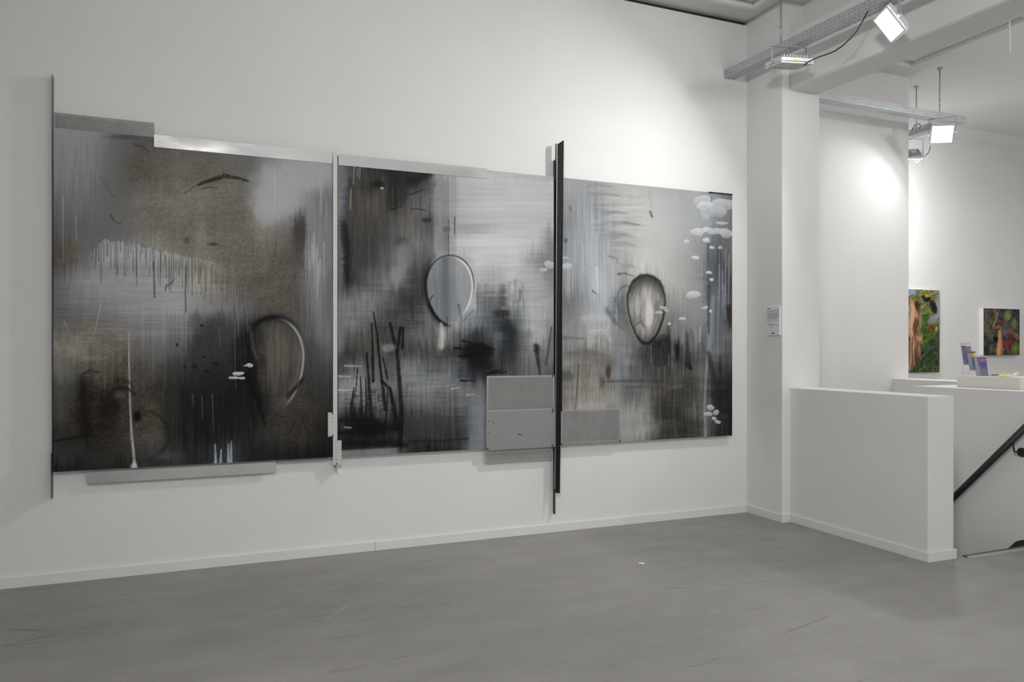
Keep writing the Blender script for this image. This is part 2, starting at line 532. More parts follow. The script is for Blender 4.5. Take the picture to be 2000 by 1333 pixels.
class Paint:
    """grey level (0-255 as seen), tint (-1 cool .. +1 warm) over points at columns x, rows y"""

    def __init__(s, x, y, rows, hs=6, k_hi=0.0, vs=26):
        s.x, s.y = x, y
        wx = x + 8 * fbm(x / 42, y / 60, 3) + 4 * fbm(x / 11, y / 30, 5) + hs * fbm(x / 80, y / 4.5, 7, 2)
        wy = y + 12 * fbm(x / 50, y / 60, 4) + 5 * fbm(x / 9, y / 26, 6) + vs * fbm(x / 3.6, y / 110, 8, 2)
        ys = [r[0] for r in rows]
        prof = [np.interp(wx, r[1][0::2], r[1][1::2]) for r in rows]
        v = np.zeros_like(x)
        for k in range(len(rows) - 1):
            t = np.clip((wy - ys[k]) / (ys[k + 1] - ys[k]), 0, 1)
            m = (wy >= ys[k]) & (wy < ys[k + 1])
            t = t * t * (3 - 2 * t) * 0.6 + t * 0.4
            v = np.where(m, prof[k] * (1 - t) + prof[k + 1] * t, v)
        v = np.where(wy < ys[0], prof[0], v)
        v = np.where(wy >= ys[-1], prof[-1], v)
        s.v = v * (1 - k_hi * sstep(60, 140, v))
        s.t = np.zeros_like(x)

    def ell(s, cx, cy, rx, ry, soft=0.5):
        d = np.hypot((s.x - cx) / rx, (s.y - cy) / ry) + 0.25 * fbm(s.x / 18, s.y / 18, 9)
        return 1 - sstep(1 - soft, 1 + soft * 0.4, d)

    def tint(s, cx, cy, rx, ry, t):
        m = s.ell(cx, cy, rx, ry, 0.6)
        s.t = s.t * (1 - m) + t * m

    def mix(s, m, val, t=None):
        m = np.clip(m, 0, 1)
        s.v = s.v * (1 - m) + val * m
        if t is not None:
            s.t = s.t * (1 - m) + t * m

    def blob(s, cx, cy, rx, ry, val, a=0.8, soft=0.6, t=None):
        s.mix(s.ell(cx, cy, rx, ry, soft) * a, val, t)

    def dist(s, pts):
        best = np.full_like(s.x, 1e9)
        par = np.zeros_like(s.x)
        n = len(pts) - 1
        for k in range(n):
            (x0, y0), (x1, y1) = pts[k], pts[k + 1]
            dx, dy = x1 - x0, y1 - y0
            t = np.clip(((s.x - x0) * dx + (s.y - y0) * dy) / (dx * dx + dy * dy + 1e-9), 0, 1)
            d = np.hypot(s.x - x0 - t * dx, s.y - y0 - t * dy)
            par = np.where(d < best, (k + t) / n, par)
            best = np.minimum(best, d)
        return best, par

    def stroke(s, pts, w0, w1, val, a=0.9, soft=0.92, rough=0.0, t=None, mid=None):
        lo = [min(p[i] for p in pts) - 3 * max(w0, w1, mid or 0) - 4 for i in (0, 1)]
        hi = [max(p[i] for p in pts) + 3 * max(w0, w1, mid or 0) + 4 for i in (0, 1)]
        m_ = (s.x > lo[0]) & (s.x < hi[0]) & (s.y > lo[1]) & (s.y < hi[1])
        if not m_.any():
            return
        sub = Paint.__new__(Paint)
        sub.x, sub.y = s.x[m_], s.y[m_]
        d, u = sub.dist(pts)
        w = w0 + (w1 - w0) * u if mid is None else np.interp(u, [0, 0.5, 1], [w0, mid, w1])
        d = d + rough * w * 1.3 * fbm(sub.x / 3, sub.y / 3, 21)
        m = (1 - sstep(1 - soft, 1 + soft, d / np.maximum(w, 0.4))) * a
        if max(w0, w1) > 1.6:
            m = m * np.clip(0.92 + 0.5 * fbm(sub.x / 2.2, sub.y / 8, 23, 2), 0, 1)
        full = np.zeros_like(s.x)
        full[m_] = m
        s.mix(full, val, t)

    def oval(s, cx, cy, rx, ry, narrow=0.0, lean=0.0):
        """egg: returns radius coordinate (1 on the outline) and angle (0 right, pi/2 down)"""
        yy = (s.y - cy) / ry
        xx = (s.x - cx - lean * (s.y - cy)) / (rx * (1 - narrow * np.clip(yy, -1, 1.2)))
        return np.hypot(xx, yy), np.arctan2(yy, xx)

    def drips(s, xs, ytop, y0, y1, val, a=0.6, w=0.8, seed=1):
        r = np.random.default_rng(seed)
        for x in xs:
            yt = ytop(x) if callable(ytop) else ytop
            L = r.uniform(y0, y1)
            k = r.uniform(-1.5, 1.5)
            s.stroke([(x, yt), (x + k * 0.4, yt + L * 0.5), (x + k, yt + L)], w * r.uniform(0.7, 1.1), w * r.uniform(0.8, 1.3), val, a, 0.5)

    def cloud(s, cx, cy, rx, ry, val=195, a=0.9, t=-0.4, seed=0, edge=205):
        r = np.random.default_rng(seed)
        m = np.zeros_like(s.x)
        f = np.zeros_like(s.x)
        for k in range(6):
            ox, oy = r.uniform(-0.6, 0.6), r.uniform(-0.4, 0.4)
            rr = r.uniform(0.45, 0.7)
            f = f + np.exp(-1.6 * (((s.x - cx - ox * rx) / (rr * rx)) ** 2 + ((s.y - cy - oy * ry) / (rr * ry)) ** 2))
        f = f + 0.42 * fbm(s.x / max(3.5, rx * 0.5), s.y / max(2.6, ry * 0.5), seed, 2)
        m = sstep(0.40, 0.75, f)
        rim = np.exp(-((f - 0.72) / 0.15) ** 2) * m
        shade = val - 30 * sstep(-0.5, 0.9, (s.y - cy) / ry) + 10 + 16 * fbm(s.x / 5, s.y / 3, seed + 3)
        s.mix(m * a, shade, t)
        s.mix(rim * 0.5 * a, edge, t)

    def streaks(s, m, amp, sx, sy, seed):
        s.v = s.v + m * amp * 2 * fbm(s.x / sx, s.y / sy, seed, 3)


def rows(*r):
    return [(q[0], q[1:]) for q in r]


P1 = rows(
    (255, 110, 132, 150, 134, 190, 128, 230, 98, 270, 82, 300, 78, 350, 86, 420, 90, 500, 100, 560, 140, 650, 148),
    (330, 110, 120, 150, 124, 190, 114, 230, 90, 260, 78, 300, 84, 350, 97, 400, 93, 450, 96, 490, 98, 520, 135, 560, 150, 600, 151, 645, 146),
    (390, 110, 98, 150, 106, 190, 101, 230, 92, 270, 99, 320, 106, 370, 109, 420, 104, 470, 97, 500, 136, 540, 156, 580, 136, 610, 122, 645, 114),
    (450, 110, 80, 150, 90, 200, 90, 250, 97, 300, 101, 350, 99, 400, 93, 440, 96, 480, 100, 510, 118, 560, 106, 580, 62, 592, 62, 604, 118, 645, 120),
    (500, 110, 62, 140, 68, 165, 90, 200, 118, 250, 126, 300, 132, 340, 122, 380, 105, 410, 116, 440, 93, 480, 89, 520, 86, 560, 80, 582, 72, 595, 112, 612, 140, 645, 112),
    (550, 110, 90, 150, 124, 200, 140, 250, 142, 300, 146, 350, 150, 400, 143, 440, 106, 480, 86, 520, 80, 560, 75, 585, 80, 600, 112, 622, 132, 645, 104),
    (600, 110, 85, 150, 100, 200, 118, 250, 134, 300, 142, 350, 146, 390, 130, 430, 118, 470, 104, 510, 82, 550, 72, 585, 78, 600, 100, 622, 116, 645, 100),
    (640, 110, 86, 150, 92, 200, 100, 250, 112, 300, 122, 350, 118, 395, 76, 440, 72, 480, 60, 530, 52, 560, 60, 600, 80, 625, 98, 645, 94),
    (680, 120, 106, 160, 108, 200, 95, 250, 90, 300, 92, 350, 84, 390, 60, 430, 54, 470, 36, 510, 42, 540, 86, 570, 72, 600, 60, 640, 82),
    (720, 120, 92, 160, 70, 200, 70, 250, 66, 300, 66, 340, 50, 380, 42, 420, 38, 460, 26, 500, 26, 530, 70, 560, 66, 590, 56, 620, 60, 645, 62),
    (760, 120, 64, 160, 36, 200, 42, 230, 40, 260, 60, 300, 46, 340, 38, 380, 28, 420, 26, 460, 20, 500, 26, 540, 62, 570, 56, 600, 48, 645, 48),
    (800, 120, 58, 160, 29, 200, 28, 240, 46, 270, 44, 300, 54, 330, 40, 380, 26, 420, 25, 460, 21, 500, 30, 540, 50, 580, 48, 620, 42, 645, 38),
    (850, 120, 38, 170, 28, 220, 36, 260, 56, 300, 66, 330, 40, 360, 28, 400, 23, 440, 30, 480, 32, 520, 42, 560, 45, 600, 38, 645, 28),
    (890, 120, 42, 170, 35, 220, 40, 260, 48, 300, 44, 330, 52, 380, 32, 420, 40, 450, 56, 490, 28, 540, 30, 600, 22, 645, 20),
    (915, 120, 25, 200, 30, 250, 30, 290, 46, 330, 54, 380, 32, 430, 44, 460, 54, 500, 25, 560, 24, 645, 18))
P2 = rows(
    (335, 665, 105, 690, 62, 720, 50, 760, 45, 800, 44, 832, 55, 850, 145, 880, 168, 920, 186, 980, 190, 1040, 190, 1078, 184),
    (360, 665, 100, 680, 60, 700, 56, 730, 46, 745, 62, 770, 42, 800, 40, 820, 60, 835, 70, 850, 135, 880, 165, 900, 185, 960, 198, 1020, 200, 1075, 194),
    (400, 665, 110, 680, 60, 700, 66, 730, 75, 760, 52, 770, 42, 790, 76, 820, 96, 840, 106, 855, 140, 870, 150, 900, 181, 960, 200, 1020, 200, 1075, 194),
    (435, 665, 95, 675, 52, 700, 62, 730, 62, 760, 70, 780, 85, 800, 100, 820, 96, 838, 70, 855, 130, 870, 122, 890, 168, 930, 190, 1000, 196, 1075, 190),
    (470, 665, 82, 675, 36, 690, 55, 720, 60, 760, 66, 790, 96, 810, 110, 840, 95, 855, 132, 870, 124, 890, 190, 940, 205, 1000, 205, 1050, 194, 1078, 150),
    (510, 665, 88, 675, 34, 690, 55, 720, 62, 760, 85, 780, 108, 800, 82, 815, 84, 832, 90, 850, 150, 910, 175, 925, 200, 960, 198, 1010, 200, 1035, 160, 1060, 128, 1078, 138),
    (550, 665, 82, 676, 34, 700, 56, 730, 86, 770, 120, 790, 114, 805, 66, 825, 56, 845, 130, 910, 160, 928, 176, 940, 176, 970, 168, 1000, 186, 1040, 176, 1075, 140),
    (590, 665, 100, 690, 110, 730, 110, 770, 76, 790, 56, 810, 60, 828, 60, 845, 120, 910, 160, 925, 180, 932, 150, 945, 110, 965, 100, 985, 86, 1005, 160, 1040, 180, 1075, 164),
    (630, 665, 104, 690, 104, 730, 76, 770, 56, 800, 66, 820, 76, 850, 100, 870, 165, 885, 158, 905, 148, 920, 130, 940, 108, 970, 62, 990, 52, 1010, 92, 1030, 165, 1050, 170, 1075, 150),
    (660, 665, 95, 690, 66, 720, 66, 760, 56, 790, 70, 820, 95, 850, 88, 866, 140, 880, 110, 900, 70, 920, 46, 940, 60, 970, 90, 1000, 46, 1020, 102, 1040, 166, 1060, 160, 1075, 120),
    (690, 665, 54, 690, 49, 720, 60, 750, 70, 770, 56, 800, 62, 830, 66, 860, 64, 890, 54, 920, 30, 945, 30, 965, 60, 990, 46, 1015, 92, 1035, 130, 1055, 105, 1075, 120),
    (720, 665, 60, 690, 90, 720, 90, 745, 80, 770, 76, 790, 110, 820, 110, 850, 82, 880, 90, 905, 60, 930, 30, 950, 36, 980, 55, 1010, 76, 1040, 110, 1075, 92),
    (755, 665, 120, 690, 128, 720, 114, 750, 100, 775, 92, 800, 106, 840, 115, 870, 114, 900, 104, 930, 100, 948, 95, 1075, 95),
    (790, 665, 96, 690, 100, 720, 92, 750, 92, 775, 55, 800, 86, 830, 95, 870, 86, 900, 95, 930, 110, 948, 110),
    (820, 665, 32, 690, 25, 720, 22, 750, 46, 775, 32, 800, 50, 830, 60, 860, 60, 900, 70, 920, 95, 948, 115),
    (850, 665, 26, 700, 20, 740, 26, 770, 36, 800, 40, 840, 48, 880, 50, 910, 60, 930, 110, 948, 120),
    (878, 665, 48, 700, 36, 740, 50, 770, 58, 800, 40, 840, 30, 880, 36, 905, 60, 930, 120, 948, 130))
P3 = rows(
    (355, 1105, 165, 1130, 160, 1160, 165, 1200, 178, 1250, 176, 1300, 172, 1340, 170, 1360, 182, 1385, 150, 1405, 132, 1425, 105),
    (400, 1105, 150, 1130, 155, 1160, 150, 1190, 164, 1220, 185, 1260, 188, 1300, 182, 1340, 175, 1365, 176, 1385, 172, 1410, 160, 1425, 135),
    (440, 1105, 140, 1130, 155, 1160, 165, 1190, 152, 1220, 178, 1250, 190, 1290, 190, 1330, 178, 1360, 176, 1380, 170, 1400, 150, 1425, 126),
    (480, 1105, 145, 1130, 160, 1160, 170, 1200, 160, 1230, 180, 1260, 190, 1300, 185, 1340, 170, 1370, 152, 1390, 124, 1410, 114, 1428, 118),
    (520, 1105, 155, 1130, 160, 1165, 175, 1200, 166, 1225, 162, 1250, 198, 1280, 190, 1310, 178, 1345, 166, 1372, 145, 1388, 118, 1405, 102, 1425, 100),
    (555, 1105, 150, 1130, 150, 1165, 188, 1190, 170, 1215, 138, 1235, 150, 1260, 150, 1290, 160, 1310, 180, 1340, 170, 1370, 152, 1385, 105, 1405, 118, 1425, 82),
    (590, 1105, 112, 1130, 130, 1160, 170, 1185, 168, 1205, 96, 1225, 112, 1245, 140, 1265, 160, 1285, 120, 1310, 150, 1340, 152, 1365, 150, 1385, 110, 1405, 130, 1425, 86),
    (620, 1105, 120, 1130, 140, 1160, 175, 1180, 170, 1205, 112, 1225, 104, 1250, 150, 1265, 160, 1285, 130, 1310, 122, 1340, 140, 1370, 140, 1390, 120, 1405, 116, 1425, 72),
    (655, 1105, 130, 1130, 126, 1160, 158, 1190, 148, 1220, 112, 1240, 92, 1260, 110, 1285, 90, 1310, 92, 1335, 124, 1365, 120, 1385, 110, 1405, 110, 1425, 94),
    (690, 1105, 110, 1130, 110, 1160, 106, 1190, 118, 1215, 114, 1240, 100, 1260, 80, 1290, 48, 1315, 52, 1332, 36, 1350, 76, 1375, 90, 1390, 114, 1410, 95, 1425, 76),
    (730, 1105, 90, 1130, 95, 1160, 95, 1190, 86, 1205, 102, 1220, 90, 1250, 70, 1280, 65, 1310, 60, 1345, 66, 1370, 98, 1390, 66, 1410, 46, 1425, 45),
    (760, 1105, 92, 1130, 105, 1160, 114, 1190, 100, 1205, 110, 1230, 76, 1260, 75, 1290, 65, 1320, 60, 1350, 66, 1370, 86, 1385, 60, 1410, 36, 1425, 35),
    (800, 1105, 115, 1130, 120, 1160, 124, 1200, 116, 1230, 124, 1260, 114, 1285, 56, 1310, 48, 1340, 64, 1360, 78, 1375, 100, 1395, 46, 1425, 30),
    (835, 1215, 130, 1240, 125, 1265, 118, 1290, 70, 1310, 52, 1340, 50, 1365, 60, 1380, 95, 1400, 40, 1425, 28),
    (862, 1215, 110, 1240, 105, 1270, 75, 1290, 46, 1320, 42, 1360, 45, 1378, 100, 1400, 30, 1425, 26))


def paint_left(x, y):
    p = Paint(x, y, P1, 5, 0.075)
    p.t[:] = -0.25
    for e in ((370, 400, 150, 130, 1.0), (460, 500, 130, 110, 1.0), (540, 570, 60, 80, 1.1), (300, 330, 80, 60, 0.8), (130, 500, 40, 40, 0.9), (170, 680, 110, 60, 0.9),
              (240, 800, 160, 110, 1.0), (545, 720, 70, 130, 0.9), (570, 820, 90, 80, 0.8), (585, 455, 12, 60, 1.0), (400, 800, 75, 140, -0.9), (430, 680, 60, 60, -0.6),
              (560, 370, 70, 70, -0.4), (620, 500, 35, 160, -0.4), (440, 895, 50, 35, -1.0)):
        p.tint(*e)
    warm = np.clip(p.t, 0, 1)
    p.streaks(warm, 9, 4.5, 1.3, 31)
    p.streaks(warm, 6, 1.3, 5.0, 32)
    p.streaks(warm, 5, 30, 22, 33)
    hor = p.ell(260, 600, 200, 90)
    p.streaks(hor, 7, 60, 3.0, 34)
    ver = np.clip(p.ell(615, 520, 45, 230) + p.ell(420, 780, 110, 160) + p.ell(140, 330, 60, 90) * 0.6, 0, 1)
    p.streaks(ver, 10, 3.0, 60, 35)
    # white cloud arching over to the right edge
    p.blob(545, 378, 58, 62, 152, 0.8, 0.45, -0.3)
    p.blob(600, 340, 62, 40, 150, 0.75, 0.5, -0.3)
    p.blob(528, 412, 34, 36, 150, 0.6, 0.6, -0.3)
    p.blob(586, 455, 11, 42, 62, 0.8, 0.6, 0.9)
    p.stroke([(593, 425), (592, 470), (590, 520)], 3, 4, 60, 0.6, 0.9, 0, 0.6)
    # drips below the ragged edge
    top = lambda xx: np.interp(xx, [175, 205, 260, 300, 380, 420, 470, 520], [478, 470, 476, 490, 506, 520, 560, 585]) + 6 * math.sin(xx * 0.9)
    m = sstep(0, 7, p.y - np.interp(p.x, [160, 205, 260, 300, 380, 420], [500, 466, 474, 486, 502, 512]) + 8 * fbm(p.x / 6, p.y / 9, 41)) * (1 - sstep(400, 440, p.x)) * sstep(165, 215, p.x) * (1 - sstep(500, 530, p.y))
    p.mix(m * 0.8, 146 + 10 * fbm(p.x / 30, p.y / 6, 43), -0.3)
    rr = np.random.default_rng(5)
    p.drips([180 + 4.7 * k + rr.uniform(-2, 2) for k in range(52)], top, 18, 78, 58, 0.72, 0.62, 2)
    p.drips([425 + 5.2 * k + rr.uniform(-1.5, 1.5) for k in range(22)], lambda xx: 535 + 0.42 * (xx - 430), 30, 80, 56, 0.55, 0.6, 3)
    p.stroke([(300, 512), (301, 560), (302, 582)], 1.0, 1.4, 55, 0.8)
    p.stroke([(363, 520), (362, 575), (363, 610)], 1.0, 1.4, 58, 0.8)
    p.stroke([(341, 545), (333, 555), (325, 558), (323, 567)], 1.1, 1.4, 60, 0.8)
    # blue-black cloud with a ragged crown
    p.blob(420, 700, 62, 88, 46, 0.75, 0.45, -0.5)
    p.blob(384, 628, 14, 22, 74, 0.7, 0.6, -0.4)
    p.blob(455, 648, 34, 26, 58, 0.6, 0.6, -0.4)
    p.blob(430, 790, 85, 80, 24, 0.7, 0.6, -0.6)
    p.blob(475, 705, 26, 70, 20, 0.7, 0.6, -0.3)
    # dark marks in the linen field
    p.stroke([(388, 362), (398, 356), (420, 350), (438, 344), (465, 348), (484, 354)], 2.0, 1.5, 32, 0.85, 0.6, 0.5, mid=4.5)
    p.stroke([(360, 378), (380, 364), (400, 357)], 0.8, 1.5, 50, 0.7)
    p.stroke([(395, 369), (412, 365), (424, 368)], 1.5, 1.0, 55, 0.7)
    p.stroke([(195, 345), (212, 370), (222, 385)], 0.7, 0.8, 62, 0.6)
    p.stroke([(216, 420), (222, 432), (238, 438)], 1.6, 0.8, 52, 0.7, 0.6, 0.5)
    p.blob(415, 477, 12, 4, 45, 0.7)
    p.blob(365, 470, 7, 9, 60, 0.6)
    p.blob(392, 460, 14, 38, 128, 0.45, 0.9, -0.3)
    p.stroke([(262, 282), (278, 287), (292, 297)], 1.5, 1.0, 48, 0.7, 0.6, 0.4)
    p.blob(240, 268, 40, 6, 62, 0.6)
    # pale scratches
    for a_, b_, vv in (((123, 385), (123, 515), 150), ((148, 425), (149, 470), 140), ((197, 595), (184, 655), 150), ((125, 628), (137, 652), 132), ((536, 325), (537, 412), 172), ((626, 355), (628, 420), 168)):
        p.stroke([a_, b_], 0.9, 0.5, vv, 0.65)
    p.stroke([(251, 650), (252, 700), (254, 790), (257, 850), (262, 895), (263, 916)], 1.0, 3.6, 150, 0.85, 0.5, 0, -0.5, mid=1.8)
    p.blob(262, 912, 7, 10, 168, 0.8, 0.5, -0.8)
    p.stroke([(247, 596), (247, 620)], 0.7, 0.5, 150, 0.5)
    for k in range(9):
        xx = 606 + rr.uniform(-8, 30)
        yy = rr.uniform(450, 520)
        p.stroke([(xx, yy), (xx - 1, yy + rr.uniform(25, 70))], 1.4, 0.6, 158, 0.6)
    # dark house-like mass lower left
    p.stroke([(107, 862), (140, 857), (175, 851), (212, 852)], 2.5, 1.0, 16, 0.85, 0.7, 0.3)
    p.stroke([(162, 745), (165, 800), (168, 850)], 8, 10, 16, 0.75, 0.9)
    p.stroke([(158, 735), (175, 724), (192, 728)], 3, 2, 30, 0.7, 0.8, 0.4)
    p.blob(212, 800, 24, 30, 20, 0.75)
    p.blob(268, 813, 9, 11, 12, 0.9, 0.5)
    p.blob(205, 834, 16, 8, 22, 0.7)
    ro, an = p.oval(238, 780, 26, 22)
    p.mix(np.exp(-((ro - 1) / 0.12) ** 2) * (p.y < 775) * 0.75, 24)
    ro, an = p.oval(240, 770, 22, 28)
    p.mix(np.exp(-((ro - 1) / 0.10) ** 2) * (p.y < 765) * 0.55, 34)
    p.blob(235, 772, 13, 9, 74, 0.55)
    p.blob(145, 690, 14, 14, 122, 0.4, 0.8, 1.0)
    p.blob(180, 700, 34, 6, 118, 0.35, 0.8, 1.0)
    ro, an = p.oval(275, 850, 55, 48)
    p.mix(np.exp(-((ro - 1) / 0.07) ** 2) * (p.x > 290) * 0.5, 26)
    # flecks
    for q in ((346, 674, 3, 4), (394, 636, 4, 3), (420, 710, 8, 4), (403, 726, 8, 4), (380, 715, 5, 6), (360, 718, 4, 4), (398, 698, 3, 3)):
        p.blob(*q, 22, 0.85, 0.5)
    # balloon ring
    ro, an = p.oval(535, 712, 58, 92, 0.16)
    inside = 1 - sstep(0.85, 1.0, ro)
    p.mix(inside * p.ell(545, 700, 42, 80) * 0.8, 74 + 30 * fbm(p.x / 4, p.y / 60, 51) - 22 * sstep(700, 780, p.y), 0.8)
    p.mix(np.exp(-((ro - 1.0) / 0.07) ** 2) * 0.85 * sstep(-0.4, 0.4, np.cos(an + 2.3)), 14, -0.3)
    p.mix(np.exp(-((ro - 0.98) / 0.24) ** 2) * 0.85 * sstep(0.1, 0.8, np.cos(an - 3.05)), 18 + 16 * (fbm(p.x / 4, p.y / 50, 52) > 0.1), -0.3)
    p.mix(np.exp(-((ro - 0.98) / 0.035) ** 2) * 0.95 * sstep(0.1, 0.85, np.cos(an + 0.15)), 150, -0.4)
    p.mix(np.exp(-((ro - 0.86) / 0.10) ** 2) * 0.4 * sstep(0.4, 0.95, np.cos(an - 0.35)), 100, -0.5)
    p.stroke([(590, 742), (578, 758), (562, 774)], 3, 4, 18, 0.8)
    p.stroke([(480, 735), (495, 770), (510, 800), (517, 832)], 8, 2, 16, 0.85, 0.7, 0.3)
    p.stroke([(578, 818), (570, 840), (560, 852)], 1.8, 0.8, 26, 0.6)
    p.stroke([(590, 815), (597, 835), (600, 850)], 3.0, 0.8, 28, 0.6)
    p.blob(512, 708, 10, 16, 36, 0.7)
    p.stroke([(488, 640), (494, 680), (502, 700)], 3.5, 3.0, 74, 0.6)
    for xx, a_, b_ in ((458, 625, 760), (465, 625, 662), (481, 622, 650), (428, 640, 675), (394, 775, 820), (415, 770, 850), (376, 770, 795)):
        p.stroke([(xx, a_), (xx + 2, b_)], 0.9, 0.5, 112, 0.5)
    # little leaf clouds
    for cx, cy, rx, ry, sd in ((466, 731, 11, 5, 31), (456, 738, 12, 3.5, 32), (473, 739, 8, 4, 33), (484, 713.5, 9, 4.5, 34)):
        p.cloud(cx, cy, rx, ry, 160, 0.95, -0.3, sd, 205)
    # white licks along the foot
    for xx, a_ in ((420, 868), (432, 878), (446, 868), (452, 862)):
        p.stroke([(xx, a_), (xx + rr.uniform(-2, 2), 906)], 1.0, 3.0, 172, 0.75, 0.6, 0.2, -0.8)
    p.drips([290 + 4.6 * k for k in range(11)], 897, 12, 25, 18, 0.7, 0.8, 8)
    p.blob(322, 892, 38, 10, 72, 0.35, 0.8, -0.5)
    p.v += 5 * fbm(x / 1.7, y / 1.7, 61, 2)
    return p


def paint_middle(x, y):
    p = Paint(x, y, P2, 7, 0.06, 17)
    p.t[:] = -0.3
    for e in ((725, 400, 60, 80, 0.6), (800, 430, 40, 40, 0.5), (980, 430, 130, 110, -0.12), (668, 460, 14, 180, -0.8), (870, 420, 30, 70, -0.5), (760, 560, 60, 70, -0.5),
              (960, 650, 80, 60, -0.7), (920, 720, 60, 30, -0.8), (720, 680, 60, 40, 0.3), (820, 750, 90, 60, -0.5), (935, 840, 20, 60, -1.0), (860, 680, 60, 30, 0.3)):
        p.tint(*e)
    lightm = sstep(850, 900, p.x) * (1 - sstep(540, 620, p.y))
    p.streaks(lightm, 6, 190, 4.2, 71)
    p.streaks(lightm, 3, 60, 1.6, 72)
    p.streaks((1 - lightm), 8, 4, 40, 73)
    hz = np.clip(p.ell(760, 600, 110, 70) + p.ell(860, 770, 110, 80) + p.ell(1010, 600, 80, 90), 0, 1)
    p.streaks(hz, 8, 45, 3.6, 74)
    # banded strokes over the pale field
    for y0, y1, x0, x1, vv, a_ in ((437, 457, 865, 985, 150, 0.6), (440, 452, 980, 1060, 178, 0.5), (395, 401, 900, 1060, 182, 0.4), (498, 504, 940, 1060, 180, 0.45), (520, 528, 930, 1050, 172, 0.5),
                                   (548, 556, 935, 1075, 160, 0.55), (575, 580, 935, 1060, 150, 0.5), (590, 600, 1000, 1075, 165, 0.4)):
        m = sstep(y0 - 2, y0 + 2, p.y) * (1 - sstep(y1 - 2, y1 + 2, p.y)) * sstep(x0 - 12, x0 + 12, p.x) * (1 - sstep(x1 - 60, x1 + 10, p.x))
        p.mix(m * a_, vv + 16 * fbm(p.x / 60, p.y / 2.2, 75))
    # dark vertical veil left of the field
    for k in range(13):
        xx = 846 + 3.6 * k
        p.stroke([(xx, 330 + (k * 37) % 40), (xx + 1, 497)], 1.3, 1.0, 96 + (k * 53) % 60, 0.5, 0.6, 0.2, -0.3)
    p.stroke([(876, 430), (876, 498)], 1.2, 0.9, 60, 0.6)
    p.stroke([(888, 424), (888, 458)], 0.9, 0.9, 40, 0.8)
    p.blob(872, 448, 10, 9, 78, 0.6, 0.5, -0.6)
    # upper dark shapes
    p.blob(740, 360, 15, 9, 24, 0.8, 0.9)
    p.blob(746, 368, 4, 2.5, 165, 0.9, 0.4)
    p.stroke([(768, 335), (768, 380), (766, 408)], 13, 3, 34, 0.75, 0.8)
    p.stroke([(764, 410), (784, 404)], 1.3, 1.0, 22, 0.85)
    p.blob(785, 375, 18, 22, 42, 0.6)
    p.stroke([(805, 358), (820, 347), (838, 340)], 9, 6, 26, 0.75, 0.95, 0.5)
    p.stroke([(800, 381), (818, 374), (832, 370)], 1.2, 0.7, 26, 0.8)
    p.stroke([(803, 409), (815, 408), (832, 411)], 2.0, 1.4, 50, 0.7, 0.6, 0.5)
    p.blob(833, 430, 11, 6, 36, 0.8, 0.6)
    p.blob(783, 472, 16, 10, 62, 0.6)
    p.stroke([(672, 440), (676, 500), (679, 548)], 7, 4, 26, 0.75, 0.7, 0.3, -0.4)
    for k in range(14):
        xx = 690 + 11 * k
        p.stroke([(xx, 345 + (k * 29) % 30), (xx + 1, 470)], 2.2, 1.5, 44 + (k * 31) % 45, 0.35, 0.8)
    for q in ((692, 325, 360), (686, 370, 410), (704, 322, 350), (700, 330, 345)):
        p.stroke([(q[0], q[1]), (q[0] - 2, q[2])], 1.2, 0.7, 150, 0.6)
    p.blob(790, 500, 22, 30, 124, 0.5)
    p.blob(775, 540, 20, 24, 128, 0.5)
    p.blob(800, 575, 26, 45, 48, 0.45)
    p.stroke([(802, 590), (806, 625)], 5, 2, 40, 0.6)
    # balloon
    ro, an = p.oval(879, 566, 46, 67, 0.13)
    inside = 1 - sstep(0.93, 1.0, ro)
    shade = 112 + 24 * sstep(878, 900, p.x) + 10 * (1 - sstep(520, 560, p.y)) + 14 * fbm(p.x / 3.5, p.y / 60, 76) + 6 * sstep(590, 630, p.y)
    p.mix(inside * 0.92, shade, -0.45)
    p.mix(inside * np.exp(-((p.x - 870) / 8) ** 2) * 0.75, 92, -1.0)
    p.mix(inside * np.exp(-((p.x - 889) / 7) ** 2) * 0.3 * sstep(545, 590, p.y), 118, -0.9)
    p.mix(inside * p.ell(903, 555, 13, 40, 0.8) * 0.4, 146, -0.9)
    p.mix(np.exp(-((ro - 0.94) / 0.035) ** 2) * 0.95 * sstep(0.25, 0.8, np.cos(an + 0.25)), 212, -0.2)
    p.mix(np.exp(-((ro - 1.0) / 0.022) ** 2) * 0.85 * sstep(-0.75, 0.1, np.cos(an + 1.9)), 38)
    p.mix(np.exp(-((ro - 1.05) / 0.06) ** 2) * 0.92 * sstep(0.2, 0.7, np.cos(an - 2.7)), 20)
    p.mix(np.exp(-((ro - 1.14) / 0.10) ** 2) * 0.5 * sstep(0.2, 0.7, np.cos(an - 3.0)), 40, -0.5)
    p.stroke([(838, 596), (848, 614), (858, 626), (871, 634)], 3.2, 2.6, 20, 0.9, 0.6, 0.3)
    p.stroke([(845, 578), (839, 588), (841, 600)], 1.2, 1.0, 24, 0.75, 0.6, 0.4)
    p.stroke([(874, 620), (874, 645), (875, 682)], 1.2, 0.8, 58, 0.7)
    p.stroke([(862, 634), (863, 655), (862, 676)], 3.5, 6, 180, 0.75, 0.9, 0.2)
    p.stroke([(896, 596), (901, 625), (902, 655)], 2.6, 0.8, 72, 0.6, 0.9)
    p.stroke([(924, 606), (912, 618), (905, 628)], 1.0, 1.0, 84, 0.7)
    p.blob(928, 598, 7, 9, 166, 0.5)
    p.stroke([(886, 640), (885, 668)], 1.4, 0.8, 72, 0.55)
    p.blob(893, 640, 9, 12, 150, 0.45, 0.9, -0.5)
    # fir-like dark growth and its branches
    p.blob(930, 690, 34, 22, 17, 0.92, 0.5, -0.3)
    p.blob(938, 712, 28, 18, 22, 0.8, 0.6, -0.5)
